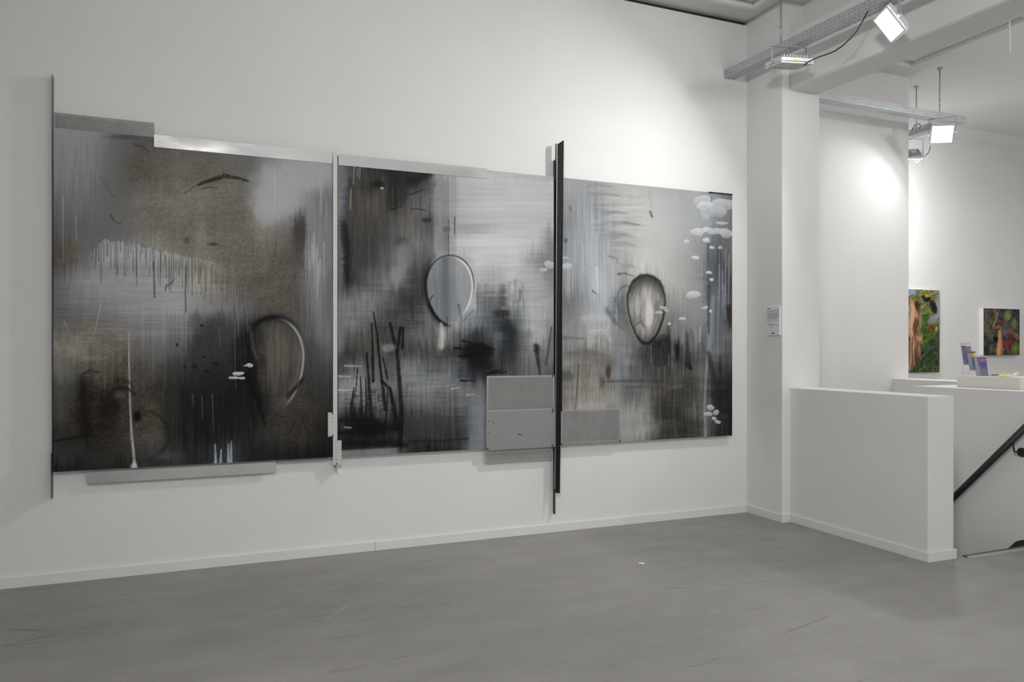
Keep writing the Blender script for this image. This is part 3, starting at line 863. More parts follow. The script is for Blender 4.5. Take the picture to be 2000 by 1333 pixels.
    p.blob(925, 730, 36, 14, 40, 0.5, 0.8, -0.9)
    for a_, b_ in (((887, 680), (925, 684)), ((930, 678), (966, 682)), ((895, 696), (950, 695)), ((905, 666), (928, 672)), ((940, 672), (958, 680)), ((950, 730), (990, 727)), ((960, 726), (978, 724)), ((900, 744), (928, 744))):
        p.stroke([a_, b_], 2.2, 1.2, 14, 0.85, 0.6, 0.5, -0.2)
    p.blob(978, 612, 20, 10, 36, 0.7)
    p.blob(990, 640, 16, 16, 38, 0.7)
    p.blob(1000, 670, 16, 40, 40, 0.55)
    p.blob(984, 602, 8, 5, 150, 0.5)
    rz = np.random.default_rng(14)
    for k in range(26):
        xx = rz.uniform(930, 1032)
        yy = rz.uniform(545, 600)
        p.stroke([(xx, yy), (xx, yy + rz.uniform(15, 60))], rz.uniform(0.8, 3.5), 1.0, rz.uniform(50, 110), 0.28, 0.98)
    p.stroke([(1047, 676), (1052, 712), (1055, 732)], 5, 1.5, 34, 0.8, 0.6, 0.3)
    p.blob(1049, 682, 7, 9, 30, 0.7, 0.9)
    p.stroke([(1077, 640), (1070, 690), (1066, 712)], 1.5, 2, 46, 0.7)
    p.blob(1074, 500, 14, 60, 118, 0.5, 0.9)
    # reeds
    for pts, a_, b_ in (([(729, 610), (736, 650), (743, 720), (748, 760), (752, 800)], 1.5, 3.5), ([(726, 632), (728, 690), (729, 745)], 1.5, 3.0), ([(716, 690), (720, 740), (724, 800), (728, 850)], 2, 5),
                        ([(762, 632), (775, 690), (780, 740), (784, 800), (782, 880)], 3, 4.5), ([(782, 640), (776, 690)], 3, 3), ([(745, 745), (762, 760), (770, 800), (776, 840)], 2.5, 5),
                        ([(691, 758), (688, 790), (690, 818)], 1.2, 6), ([(704, 735), (706, 790), (706, 820)], 1.2, 2.5), ([(699, 718), (696, 750), (693, 775)], 1, 0.8), ([(714, 738), (716, 790), (714, 818)], 1, 3),
                        ([(757, 760), (756, 800), (750, 850)], 1.2, 2.5), ([(740, 770), (738, 785)], 1, 0.6), ([(788, 640), (786, 680)], 2, 3), ([(748, 700), (757, 740)], 1.5, 2)):
        p.stroke(pts, a_, b_, 15, 0.9, 0.4, 0.25)
    p.blob(725, 835, 46, 20, 12, 0.85, 0.5)
    p.stroke([(662, 822), (720, 820), (735, 824)], 3, 3, 14, 0.85)
    p.stroke([(662, 846), (700, 848), (775, 838)], 4, 3, 14, 0.85)
    p.stroke([(668, 868), (760, 866), (790, 870)], 10, 6, 12, 0.85)
    p.stroke([(660, 815), (661, 700)], 0.8, 0.8, 24, 0.6)
    dry = p.ell(715, 790, 60, 40) * sstep(0.0, 0.25, fbm(p.x / 12, p.y / 1.6, 77))
    p.mix(dry * 0.5, 30)
    for q in ((675, 762, 14), (672, 735, 12), (680, 835, 6), (690, 715, 16)):
        p.stroke([(q[0] - q[2], q[1]), (q[0] + q[2], q[1] + 1)], 2.2, 1.2, 168, 0.6, 0.7, 0.4)
    p.stroke([(752, 681), (766, 679)], 7, 7, 132, 0.6, 0.7, 0.4)
    p.stroke([(882, 760), (898, 757)], 1.3, 0.8, 172, 0.7)
    p.stroke([(912, 772), (930, 770)], 1.8, 1.0, 168, 0.6)
    p.stroke([(800, 760), (890, 752)], 1.6, 0.8, 136, 0.5)
    p.blob(842, 830, 40, 30, 46, 0.5)
    p.stroke([(800, 862), (860, 862), (915, 857)], 3, 2, 26, 0.7)
    p.mix(sstep(912, 918, p.x) * sstep(740, 790, p.y) * 0.4, 112 + 12 * fbm(p.x / 40, p.y / 5, 78), -0.7)
    p.mix(sstep(878, 884, p.y + 0.055 * (p.x - 660)) * (1 - sstep(760, 800, p.x)) * 0.55, 140)
    # white wisps crossing to the next canvas
    p.cloud(1072, 517, 14, 9, 178, 0.85, -0.2, 5)
    p.cloud(1062, 528, 8, 5, 182, 0.8, -0.2, 6)
    p.v += 4 * fbm(x / 1.7, y / 1.7, 62, 2)
    return p


def paint_right(x, y):
    p = Paint(x, y, P3, 5)
    p.v += 16 * sstep(690, 740, y) * (1 - sstep(1240, 1290, x)) + 6 * sstep(600, 680, y)
    p.t[:] = 0.1
    for e in ((1140, 480, 60, 140, -0.7), (1180, 600, 50, 60, -0.6), (1400, 560, 34, 130, -1.0), (1390, 420, 40, 60, -0.9), (1330, 420, 50, 70, -0.4), (1270, 450, 60, 70, 0.1),
              (1208, 720, 12, 60, -0.8), (1378, 760, 8, 90, -0.9), (1385, 640, 18, 90, -0.6), (1245, 690, 40, 14, -0.5), (1150, 760, 60, 90, 0.6), (1320, 780, 60, 80, 0.5)):
        p.tint(*e)
    up = 1 - sstep(600, 680, p.y)
    p.streaks(p.ell(1150, 490, 70, 150), 13, 2.4, 70, 81)
    p.streaks(p.ell(1400, 600, 40, 190), 15, 2.8, 60, 82)
    p.streaks(p.ell(1210, 430, 60, 70), 13, 40, 5, 83)
    p.streaks(1 - up, 10, 3.0, 45, 84)
    p.streaks(1 - up, 8, 30, 12, 85)
    for y0, x0, x1 in ((362, 1150, 1195), (380, 1150, 1210), (415, 1180, 1225), (437, 1200, 1250), (460, 1205, 1240), (478, 1210, 1240), (520, 1218, 1245)):
        p.stroke([(x0, y0), ((x0 + x1) / 2, y0 - 1), (x1, y0 + 3)], 4.5, 1.5, 132, 0.5, 0.9, 0.5)
    p.stroke([(1218, 434), (1248, 440)], 1.4, 0.7, 110, 0.6)
    p.stroke([(1270, 414), (1272, 420), (1274, 424)], 2.0, 1.6, 62, 0.8)
    p.stroke([(1268, 375), (1273, 405)], 0.8, 0.6, 140, 0.5)
    p.stroke([(1113, 405), (1115, 412)], 2.0, 1.5, 84, 0.7)
    p.blob(1105, 470, 4, 5, 84, 0.8)
    # white paint curtain around the head
    for k in range(26):
        xx = 1240 + 2.6 * k
        yy = 500 + (k * 37) % 28
        p.stroke([(xx, yy), (xx, yy + 40 + (k * 19) % 40)], 1.6, 1.0, 208 - (k * 13) % 30, 0.45, 0.7, 0.2, -0.1)
    for k in range(22):
        xx = 1140 + 3.4 * k
        yy = 480 + (k * 41) % 60
        p.stroke([(xx, yy), (xx, yy + 50 + (k * 29) % 70)], 2.2, 1.2, 196 - (k * 17) % 40, 0.4, 0.8, 0.2, -0.5)
    p.stroke([(1165, 525), (1167, 570)], 3.5, 2.5, 206, 0.75, 0.6, 0.4)
    p.stroke([(1157, 568), (1164, 574)], 1.5, 1.0, 60, 0.7)
    p.stroke([(1140, 622), (1165, 618), (1190, 624), (1186, 645)], 6, 3, 190, 0.5, 0.98, 0.4, -0.4)
    p.stroke([(1154, 647), (1180, 644), (1192, 665)], 2.5, 2.0, 192, 0.5, 0.98, 0.3, -0.4)
    p.stroke([(1188, 500), (1204, 505), (1206, 515)], 2.2, 1.0, 96, 0.45, 0.6, 0.5)
    p.stroke([(1208, 536), (1220, 534), (1237, 540)], 2.4, 0.8, 60, 0.6, 0.6, 0.5)
    p.stroke([(1185, 604), (1200, 628), (1215, 642)], 5, 2, 74, 0.5, 0.98, 0.5)
    ro, an = p.oval(1222, 585, 16, 26)
    p.mix(np.exp(-((ro - 1) / 0.14) ** 2) * (p.x < 1228) * 0.55, 92)
    # head outline
    ro, an = p.oval(1262, 604, 36, 66, 0.24)
    inside = 1 - sstep(0.96, 1.03, ro)
    p.mix(inside * 0.8, 150 + 70 * fbm(p.x / 5, p.y / 30, 86), 0.4)
    p.mix(inside * p.ell(1268, 612, 9, 34) * 0.9, 202, 0.35)
    p.mix(inside * p.ell(1245, 600, 8, 22) * 0.6, 172, 0.35)
    p.mix(inside * sstep(0.45, 1.0, ro) * sstep(0.1, 0.9, -np.sin(an)) * 0.85, 60)
    p.mix(inside * sstep(0.6, 1.0, ro) * sstep(0.3, 1.0, np.sin(an)) * 0.5, 84)
    p.mix(inside * sstep(0.7, 1.0, ro) * 0.45, 70)
    p.mix(np.exp(-((ro - 1.0 - 0.05 * fbm(p.x / 9, p.y / 9, 87)) / 0.045) ** 2) * 0.85, 36)
    p.mix(np.exp(-((ro - 1.03) / 0.05) ** 2) * 0.8 * sstep(0.2, 0.8, np.sin(an + 0.35)), 26)
    p.mix(np.exp(-((ro - 1.08) / 0.03) ** 2) * 0.4 * sstep(0.2, 0.8, np.cos(an - 3.3)), 170)
    p.blob(1247, 625, 10, 12, 112, 0.5)
    p.stroke([(1240, 636), (1252, 628), (1258, 640)], 1.2, 1.0, 76, 0.6)
    p.stroke([(1283, 590), (1286, 625), (1276, 650)], 3, 2, 92, 0.55)
    # dark shoulder
    p.stroke([(1284, 672), (1302, 664), (1326, 682)], 11, 9, 28, 0.85, 0.9, 0.3)
    p.stroke([(1318, 686), (1336, 702), (1349, 720)], 10, 3.5, 22, 0.9, 0.7, 0.4)
    p.stroke([(1268, 692), (1300, 688), (1335, 702)], 20, 12, 42, 0.7, 0.98)
    rz = np.random.default_rng(15)
    for k in range(18):
        xx, yy = rz.uniform(1245, 1345), rz.uniform(665, 720)
        p.stroke([(xx, yy), (xx + rz.uniform(-1, 1), yy + rz.uniform(15, 60))], 0.9, 0.5, rz.uniform(100, 150), rz.uniform(0.2, 0.5))
    for k in range(16):
        xx, yy = rz.uniform(1312, 1362), rz.uniform(625, 670)
        p.stroke([(xx, yy), (xx, yy + rz.uniform(20, 70))], rz.uniform(1.2, 4.0), 1.0, rz.choice([54, 70, 140, 165]), 0.35, 0.98)
    p.stroke([(1305, 640), (1308, 664)], 3, 2, 52, 0.5)
    # warm stains on the left
    p.stroke([(1130, 712), (1127, 760), (1124, 800)], 1.5, 1.2, 62, 0.6, 0.7, 0.3)
    p.blob(1188, 728, 6, 16, 48, 0.75)
    p.blob(1176, 746, 6, 14, 72, 0.6)
    p.blob(1104, 735, 18, 12, 60, 0.5)
    p.stroke([(1105, 690), (1150, 688), (1190, 696)], 4, 3, 92, 0.45, 0.9, 0.5)
    p.stroke([(1100, 660), (1140, 662)], 3, 2, 92, 0.5, 0.9, 0.5)
    p.stroke([(1207, 640), (1206, 760)], 5, 5, 128, 0.55, 0.9, 0.3, -0.8)
    p.stroke([(1178, 746), (1230, 744), (1290, 746), (1300, 752)], 2.5, 2.0, 56, 0.55, 0.9, 0.4)
    p.stroke([(1275, 760), (1275, 790)], 1.5, 1.0, 64, 0.3)
    p.stroke([(1225, 757), (1270, 756)], 3, 2, 62, 0.5, 0.9, 0.4)
    p.blob(1225, 815, 14, 40, 134, 0.4, 0.9)
    p.blob(1262, 800, 10, 60, 130, 0.35, 0.9)
    # blue runs at the right
    p.stroke([(1382, 640), (1380, 720), (1376, 790), (1378, 862)], 2.0, 2.6, 152, 0.7, 0.7, 0.2, -0.8)
    p.stroke([(1393, 580), (1386, 680), (1381, 720)], 3.5, 2.0, 160, 0.5, 0.8, 0.2, -0.8)
    p.stroke([(1384, 560), (1384, 650)], 3.5, 2.0, 62, 0.6, 0.7, 0.2)
    p.stroke([(1383, 470), (1384, 560)], 3.0, 3.0, 82, 0.6, 0.7, 0.2)
    for k in range(9):
        xx = 1402 + 3.1 * k
        p.stroke([(xx, 480 + (k * 37) % 60), (xx - 1, 560 + (k * 29) % 80)], 1.6, 1.0, (60, 168)[k % 2], 0.5, 0.7, 0.2, -0.9)
    p.stroke([(1414, 560), (1413, 600)], 4, 2, 176, 0.5, 0.7, 0.6, -0.6)
    p.stroke([(1424, 600), (1426, 640)], 5, 2, 40, 0.7)
    p.stroke([(1368, 640), (1366, 668)], 1.5, 1.0, 196, 0.6)
    p.stroke([(1384, 690), (1395, 740), (1405, 790)], 4, 10, 32, 0.6, 0.8)
    p.stroke([(1356, 790), (1357, 820)], 2.5, 2.0, 122, 0.5, 0.7, 0.2, -0.5)
    # painted clouds
    for k, (cx, cy, rx, ry, vv) in enumerate(((1372, 388, 18, 16, 206), (1375, 402, 18, 10, 212), (1410, 398, 22, 14, 204), (1378, 420, 10, 14, 198), (1392, 414, 30, 14, 190), (1410, 436, 14, 4, 206),
                                              (1368, 452, 20, 11, 212), (1395, 452, 18, 9, 200), (1418, 456, 16, 12, 200), (1379, 469, 8, 6, 216), (1341, 472, 6, 5, 210), (1391, 484, 5, 4, 208), (1406, 484, 4, 4, 196),
                                              (1358, 504, 9, 5, 210), (1384, 533, 7, 4, 214), (1389, 547, 6, 4, 212), (1354, 574, 14, 10, 206), (1377, 601, 6, 5, 196), (1387, 608, 4, 4, 204), (1332, 623, 8, 3.5, 196),
                                              (1307, 633, 4, 3, 214), (1106, 520, 12, 8, 186), (1100, 505, 10, 3, 176))):
        p.cloud(cx, cy, rx, ry, vv, 0.92, -0.35, 100 + k, min(vv + 12, 225))
    for cx, cy, rx, ry, sd in ((1295, 602, 6, 5, 1), (1286, 611, 10, 4, 2), (1301, 607, 6, 4, 3), (1390, 797, 9, 7, 4), (1381, 809, 10, 5, 5), (1396, 806, 7, 6, 6), (1394, 818, 5, 4, 7), (1402, 824, 6, 5, 8)):
        p.cloud(cx, cy, rx, ry, 172, 0.97, -0.15, 200 + sd, 212)
    for k in range(6):
        ro, an = p.oval(1298 + 9 * k, 752 + (k * 7) % 9, 4, 3)
        p.mix(np.exp(-((ro - 1) / 0.3) ** 2) * 0.45, 110)
    p.v += 4 * fbm(x / 1.7, y / 1.7, 63, 2)
    return p


def srgb2lin(c):
    c = np.clip(c, 0, 255) / 255.0
    return np.where(c <= 0.04045, c / 12.92, ((c + 0.055) / 1.055) ** 2.4)


def to_colour(p, light):
    """seen grey + tint -> pigment colour (light = how bright white paint reads at that column)"""
    v, t = np.clip(p.v, 8, 235), np.clip(p.t, -1.2, 1.2)
    amt = 6.5 * np.sqrt(np.clip(v, 0, 255) / 110.0)
    t = np.where(t < 0, t * 0.9, t)
    r, g_, b = v + t * amt * 0.8, v + np.where(t < 0, -0.1, 0.12) * t * amt, v - t * amt * 1.1
    k = 0.80 / srgb2lin(light)
    return np.stack([srgb2lin(r) * k, srgb2lin(g_) * k, srgb2lin(b) * k, np.ones_like(v)], -1)


def project(X, Y, Z):
    xr, zf = X * CP - (Y + CD) * SP, X * SP + (Y + CD) * CP
    return CX + FPX * xr / zf, HY - FPX * (Z - CH) / zf


def canvas_material():
    m = bpy.data.materials.new('painted_canvas')
    m.use_nodes = True
    N, L_ = m.node_tree.nodes, m.node_tree.links
    b = N['Principled BSDF']
    at = N.new('ShaderNodeAttribute')
    at.attribute_name = 'paint'
    tc = N.new('ShaderNodeTexCoord')
    h = None
    for st in ((260, 1, 900), (900, 1, 260)):
        mp = N.new('ShaderNodeMapping')
        mp.inputs['Scale'].default_value = st
        L_.new(tc.outputs['Object'], mp.inputs['Vector'])
        n = N.new('ShaderNodeTexNoise')
        n.inputs['Scale'].default_value = 0.6
        n.inputs['Detail'].default_value = 2
        L_.new(mp.outputs['Vector'], n.inputs['Vector'])
        if h is None:
            h = n.outputs['Fac']
        else:
            a = N.new('ShaderNodeMath')
            L_.new(h, a.inputs[0])
            L_.new(n.outputs['Fac'], a.inputs[1])
            h = a.outputs[0]
    r = N.new('ShaderNodeMapRange')
    for k, x in zip(('From Min', 'From Max', 'To Min', 'To Max'), (0.7, 1.3, 0.90, 1.10)):
        r.inputs[k].default_value = x
    L_.new(h, r.inputs['Value'])
    s = N.new('ShaderNodeVectorMath')
    s.operation = 'SCALE'
    L_.new(at.outputs['Color'], s.inputs[0])
    L_.new(r.outputs['Result'], s.inputs['Scale'])
    L_.new(s.outputs['Vector'], b.inputs['Base Color'])
    b.inputs['Roughness'].default_value = 0.65
    b.inputs['Specular IOR Level'].default_value = 0.06
    return m


CANVAS = canvas_material()


def canvas(parent, x0, x1, z0, z1, yp, cell, fn, colour=None):
    nx, nz = max(2, int((x1 - x0) / cell)), max(2, int((z1 - z0) / cell))
    xs, zs = np.linspace(x0, x1, nx + 1), np.linspace(z0, z1, nz + 1)
    X, Z = np.meshgrid(xs, zs)
    X, Z = X.ravel(), Z.ravel()
    off = wloc(parent)
    co = np.stack([X - off.x, np.full_like(X, yp - off.y), Z - off.z], -1)
    i, j = np.meshgrid(np.arange(nx), np.arange(nz))
    a = (j * (nx + 1) + i).ravel()
    quads = np.stack([a, a + 1, a + nx + 2, a + nx + 1], -1)
    me = bpy.data.meshes.new('canvas')
    nq = len(quads)
    me.vertices.add(len(X))
    me.vertices.foreach_set('co', co.astype(np.float32).ravel())
    me.loops.add(nq * 4)
    me.loops.foreach_set('vertex_index', quads.astype(np.int32).ravel())
    me.polygons.add(nq)
    me.polygons.foreach_set('loop_start', np.arange(0, nq * 4, 4, dtype=np.int32))
    me.polygons.foreach_set('loop_total', np.full(nq, 4, dtype=np.int32))
    me.update()
    px, py = project(X, yp, Z)
    col = fn(px, py)
    at = me.color_attributes.new('paint', 'FLOAT_COLOR', 'POINT')
    at.data.foreach_set('color', col.astype(np.float32).ravel())
    me.materials.append(CANVAS)
    me.validate()
    o = bpy.data.objects.new('canvas', me)
    COL.objects.link(o)
    o.parent = parent
    return o


PT1, PB1 = 2.630, 0.652                       # canvases: top and bottom edge


def panel(name, px0, px1, label, fn, cell, lightl, lightr, rel):
    x0, x1 = onY(px0, 600, YC).x, onY(px1, 600, YC).x
    t = thing(name, ((x0 + x1) / 2, 0, PB1), label, 'painting', 'canvases of the painted triptych')
    box('stretcher', x0 + 0.0005, x1 - 0.0005, YC + 0.0015, -0.004, PB1 + 0.0005, PT1 - 0.0005, LINEN, t)
    lf = lambda px: lightl + (lightr - lightl) * (px - px0) / (px1 - px0)
    tl, tr, bl, br = rel                        # how far the lamp over-lights each corner, divided back out of the seen grey

    def col(a, b):
        u, v = (a - px0) / (px1 - px0), np.clip((b - 340) / 520, 0, 1)
        c = to_colour(fn(a, b), lf(a))
        c[:, :3] /= ((tl * (1 - u) + tr * u) * (1 - v) + (bl * (1 - u) + br * u) * v)[:, None]
        return c
    canvas(t, x0, x1, PB1, PT1, YC, cell, col)
    return t, x0, x1


pan1, p1a, p1b = panel('painted_canvas', 104, 649.5, 'dark abstract canvas with bare linen brown field, drips and a ring outline', paint_left, 0.0036, 168, 184, (1.02, 1.12, 0.92, 0.98))
pan2, p2a, p2b = panel('painted_canvas', 660, 1081.5, 'abstract canvas with black reeds and a pale hanging balloon', paint_middle, 0.0042, 184, 211, (1.0, 1.26, 0.78, 0.92))
pan3, p3a, p3b = panel('painted_canvas', 1098, 1430, 'pale abstract canvas with an oval head outline and small white clouds', paint_right, 0.0045, 212, 222, (1.34, 1.46, 0.86, 0.82))


# ---- metal strips and sheets screwed to the canvases
def strip(name, parent, px0, px1, zt, zb, m, y=YC - 0.001, t=0.002, label=None):
    """flat upright strip between two photo columns, on plane y"""
    a, b = onY(px0, 600, y).x, onY(px1, 600, y).x
    o = Geo().box(a, b, y - t, y, zb, zt).build(name, m, parent)
    if label:
        o['label'] = label
    return o


def zrow(px, py, y=YC):
    return onY(px, py, y).z


def perforated(name, parent, px0, px1, zt, zb, m, y, pitch=0.0096, hole=0.0058, edge=0.010, label=None):
    a, b = onY(px0, 600, y).x, onY(px1, 600, y).x
    nu, nv = int((b - a - 2 * edge) / pitch), int((zt - zb - 2 * edge) / pitch)
    ul, vl = [a], [zb]
    for k in range(nu):
        c = (a + b) / 2 + (k - (nu - 1) / 2) * pitch
        ul += [c - hole / 2, c + hole / 2]
    for k in range(nv):
        c = (zt + zb) / 2 + (k - (nv - 1) / 2) * pitch
        vl += [c - hole / 2, c + hole / 2]
    ul.append(b)
    vl.append(zt)
    holes = {(1 + 2 * i, 1 + 2 * j) for i in range(nu) for j in range(nv)}
    o = Geo().plate(ul, vl, holes, lambda u, v, w_: Vector((u, y - w_, v)), 0.0012).build(name, m, parent, fix=False)
    if label:
        o['label'] = label
    return o


def bolt(parent, px, py, y):
    c = onY(px, py, y)
    Geo().tube([c, c + Vector((0, -0.004, 0))], 0.0062, 8).build('bolt', BLACKM, parent)


perforated('perforated_strip', pan1, 104, 301, zrow(104, 219.5, -0.03), zrow(104, 258, -0.03), PERFD, -0.03, label='perforated steel strip rising above the canvas')
strip('aluminium_strip', pan1, 301, 649, zrow(649, 298), zrow(649, 320), ALU, label='bright aluminium strip along the top edge')
strip('aluminium_strip', pan1, 170, 538, zrow(538, 903.5), zrow(538, 924), ALU2, y=-0.032, label='aluminium strip hanging below the canvas')
strip('edge_clip', pan1, 539, 640, PB1 + 0.001, PB1 - 0.012, mat('blue_grey_clip', (0.10, 0.13, 0.15), 0.5), y=-0.04)
strip('aluminium_strip', pan2, 661, 950.5, zrow(661, 301), zrow(661, 322.5), ALU, label='bright aluminium strip along the top edge')
YS = YC - 0.010
perforated('perforated_sheet', pan2, 950.5, 1083, zrow(1000, 734.3, YS), zrow(1000, 803.5, YS), PERF, YS, label='square-holed steel sheet')
strip('metal_sheet', pan2, 949.5, 1083.5, zrow(1000, 803.5, YS), zrow(1000, 877.5, YS), ALUD, y=YS, label='plain grey metal sheet with scratches')
perforated('perforated_strip', pan2, 947.5, 1078, zrow(948, 884, -0.032), zrow(948, 905.5, -0.032), PERF, -0.032, label='perforated steel strip hanging below the canvas')
for q in ((1079.5, 734.8), (1079.5, 800), (1079.5, 804.5), (1078.8, 870), (952.2, 877), (954.5, 823.5), (964.5, 825.5), (955, 846)):
    bolt(pan2, q[0], q[1], YS - 0.002) if q[0] > 970 or q[1] > 870 else None
SC = mat('dark_scratch', (0.04, 0.04, 0.04), 0.8)
for pts in ([(1012, 848), (1015, 849.5)], [(1015, 849), (1020, 850.5)], [(964, 825), (964.8, 827)], [(955, 822), (955.6, 823.6)], [(955, 845), (955.8, 846.5)]):
    a, b = onY(*pts[0], YS - 0.002), onY(*pts[1], YS - 0.002)
    Geo().tube([a, b], 0.003, 6).build('dent', SC, pan2)
perforated('perforated_sheet', pan3, 1095.5, 1212, zrow(1212, 797.5, YS), zrow(1212, 862.5, YS), PERF, YS, label='square-holed steel sheet')
for q in ((1097, 802.5), (1097, 868), (1210.5, 862)):
    bolt(pan3, q[0], q[1], YS - 0.0012)
strip('edge_clip', pan3, 1384.5, 1430.5, PT1 + 0.004, PT1 - 0.006, BLACKM, y=YC - 0.0005, t=0.004)
Geo().box(onY(1384.5, 600, YC).x, onY(1430.5, 600, YC).x, YC - 0.004, -0.004, PT1 + 0.0006, PT1 + 0.004).build('edge_clip', BLACKM, pan3)

# ---- upright bars between and beside the canvases
# slotted rail at the outer edge of the brown canvas, standing square to the wall
xr = p1a - 0.004
rl = thing('slotted_rail', (xr, 0, 0.5), 'thin slotted steel rail standing off the wall at the edge of the linen brown canvas', 'metal rail')
zt, zb = onX(101, 145, xr).z, 0.76


def slot_plate(parent, x, ya, yb, z0, z1, pitch, m, rows_, hl, hw, t=0.0015, name='plate'):
    vl = [z0]
    n = int((z1 - z0 - 0.03) / pitch)
    for k in range(n):
        c = z0 + 0.02 + k * pitch
        vl += [c, c + hl]
    vl.append(z1)
    ul = [ya]
    for r in rows_:
        ul += [r - hw / 2, r + hw / 2]
    ul.append(yb)
    holes = {(1 + 2 * i, 1 + 2 * k) for i in range(len(rows_)) for k in range(n)}
    return Geo().plate(ul, vl, holes, lambda u, v, w_: Vector((x - w_, u, v)), t).build(name, m, parent, fix=False)


slot_plate(rl, xr, -0.062, -0.001, zb, 2.93, 0.033, mat('dull_zinc_rail', (0.17, 0.175, 0.18), 0.5, metal=0.4), [-0.045, -0.030, -0.015], 0.012, 0.005)
slot_plate(rl, xr - 0.002, -0.075, -0.008, 0.50, 0.765, 0.033, mat('dark_steel', (0.10, 0.10, 0.10), 0.5, metal=0.4), [-0.045], 0.006, 0.003, name='lower_plate')

# pale divider between the brown and the reed canvas with two nail plates
xg = (p1b + p2a) / 2
dv = thing('divider_bar', (xg, 0, 0.5), 'pale flat metal bar with two nail plates in the gap between brown and reed canvases', 'metal bar')
Geo().box(p1b + 0.003, p2a - 0.004, -0.049, -0.046, 0.60, 2.66).build('face', PALEM, dv)
Geo().box(p2a - 0.0075, p2a - 0.004, -0.046, -0.002, 0.545, 2.655).build('web', PALEM, dv)
NP = mat('nail_plate_steel', (0.58, 0.58, 0.57), 0.45, metal=0.4, var=0.06, scale=20)


def nail_plate(px0, px1, py0, py1, y, cut):
    a, b = onY(px0, py0, y), onY(px1, py1, y)
    n = 7
    ul = [a.x, a.x + 0.007, a.x + 0.0105, b.x - 0.0105, b.x - 0.007, b.x]
    H = a.z - b.z
    vl = [b.z]
    for k in range(n):
        c = b.z + H * (k + 0.5) / n
        vl += [c - 0.0022 - 0.004, c + 0.0022 - 0.004]
    vl.append(a.z)
    holes = {(1 if k % 2 else 3, 1 + 2 * k) for k in range(n)} | {(3 if k % 2 else 1, 1 + 2 * k) for k in range(n)}

    def fn(u, v, w_):
        if cut > 0 and v in (vl[0], vl[-1]) and u > ul[3]:
            v += (0.012 if v == vl[0] else -0.012)
        if cut < 0 and v in (vl[0], vl[-1]) and u < ul[1] + 1e-6:
            v += (0.012 if v == vl[0] else -0.012)
        return Vector((u, y - w_, v))
    Geo().plate(ul, vl, holes, fn, 0.0015).build('nail_plate', NP, dv, fix=False)


nail_plate(640.5, 651, 806.5, 853, YC - 0.004, 1)
nail_plate(656.5, 667, 861, 908, YC - 0.004, -1)

# black angle iron between the reed and the head canvas
ba = thing('black_angle_iron', (2.40, 0, 0.36), 'tall black steel angle standing off the wall between balloon and head canvases', 'metal bar')


def slab(xa, xb, ya, yb, z0, z1, t):
    """upright plate square to the wall, leaning from xa at the foot to xb at the head"""
    q = []
    for z, x in ((z0, xa), (z1, xb)):
        q += [(x, ya, z), (x + t, ya, z), (x + t, yb, z), (x, yb, z)]
    return Geo().hexa(q)


def xat(px, y):
    return onY(px, 600, y).x


ZT, ZB = zrow(1101, 274, -0.08), zrow(1093.5, 964, -0.08)
q = []
for z, pl, pr in ((ZB, 1084.6, 1093.5), (ZT, 1088.6, 1101.2)):
    xl, xr_ = xat(pl, -0.056), xat(pr, -0.084)
    dz = 0.0 if z == ZB else 0.028
    q += [(xl, -0.056, z - dz), (xr_, -0.084, z), (xr_ + 0.002, -0.081, z), (xl + 0.002, -0.053, z - dz)]
Geo().hexa(q).build('flange', BLACKM, ba)
q = []
for z, pl in ((ZB + 0.02, 1084.6), (ZT - 0.02, 1088.6)):
    xl = xat(pl, -0.056)
    q += [(xl, -0.053, z), (xl + 0.003, -0.053, z), (xl + 0.003, -0.020, z), (xl, -0.020, z)]
Geo().hexa(q).build('web', BLACKM, ba)
slab(xat(1083.6, -0.032), xat(1083.6, -0.032) + 0.002, -0.034, -0.002, zrow(1083.5, 1005, -0.032), zrow(1083.5, 312, -0.032), 0.003).build('back_leg', BLACKM, ba)
slab(xat(1084.6, -0.056) - 0.004, xat(1088.6, -0.056) - 0.004, -0.057, -0.050, ZB + 0.03, ZT - 0.028, 0.0035).build('bright_edge', ALU, ba)


# ================================================================== PICTURES IN THE ROOM BEHIND
def mixc(base, m, c):
    m = np.clip(m, 0, 1)[:, None]
    c = np.array(c, float)
    return base * (1 - m) + c * m


class Pic:
    def __init__(s, x, y):
        s.x, s.y = x, y
        s.c = np.zeros((len(x), 3))

    def fill(s, m, c, a=1.0):
        c = np.array(c, float)
        m = np.clip(m * a, 0, 1)[:, None]
        s.c = s.c * (1 - m) + (c if c.ndim == 2 else c[None, :]) * m

    def ell(s, cx, cy, rx, ry, rot=0.0, soft=0.15, n=0.12):
        dx, dy = s.x - cx, s.y - cy
        c, q = math.cos(rot), math.sin(rot)
        u, v = (dx * c + dy * q) / rx, (-dx * q + dy * c) / ry
        return 1 - sstep(1 - soft, 1 + soft, np.hypot(u, v) + n * fbm(s.x / 3, s.y / 3, 7))

    def limb(s, pts, w, c, c2=None, a=1.0):
        P = Paint.__new__(Paint)
        P.x, P.y = s.x, s.y
        d, u = P.dist(pts)
        ww = np.interp(u, np.linspace(0, 1, len(w)), w)
        m = 1 - sstep(0.7, 1.1, d / ww)
        s.fill(m, c, a)
        if c2 is not None:
            s.fill(m * sstep(0.45, 1.0, d / ww), c2, 0.6)

    def out(s, gain):
        return np.concatenate([srgb2lin(s.c) * gain, np.ones((len(s.x), 1))], 1)


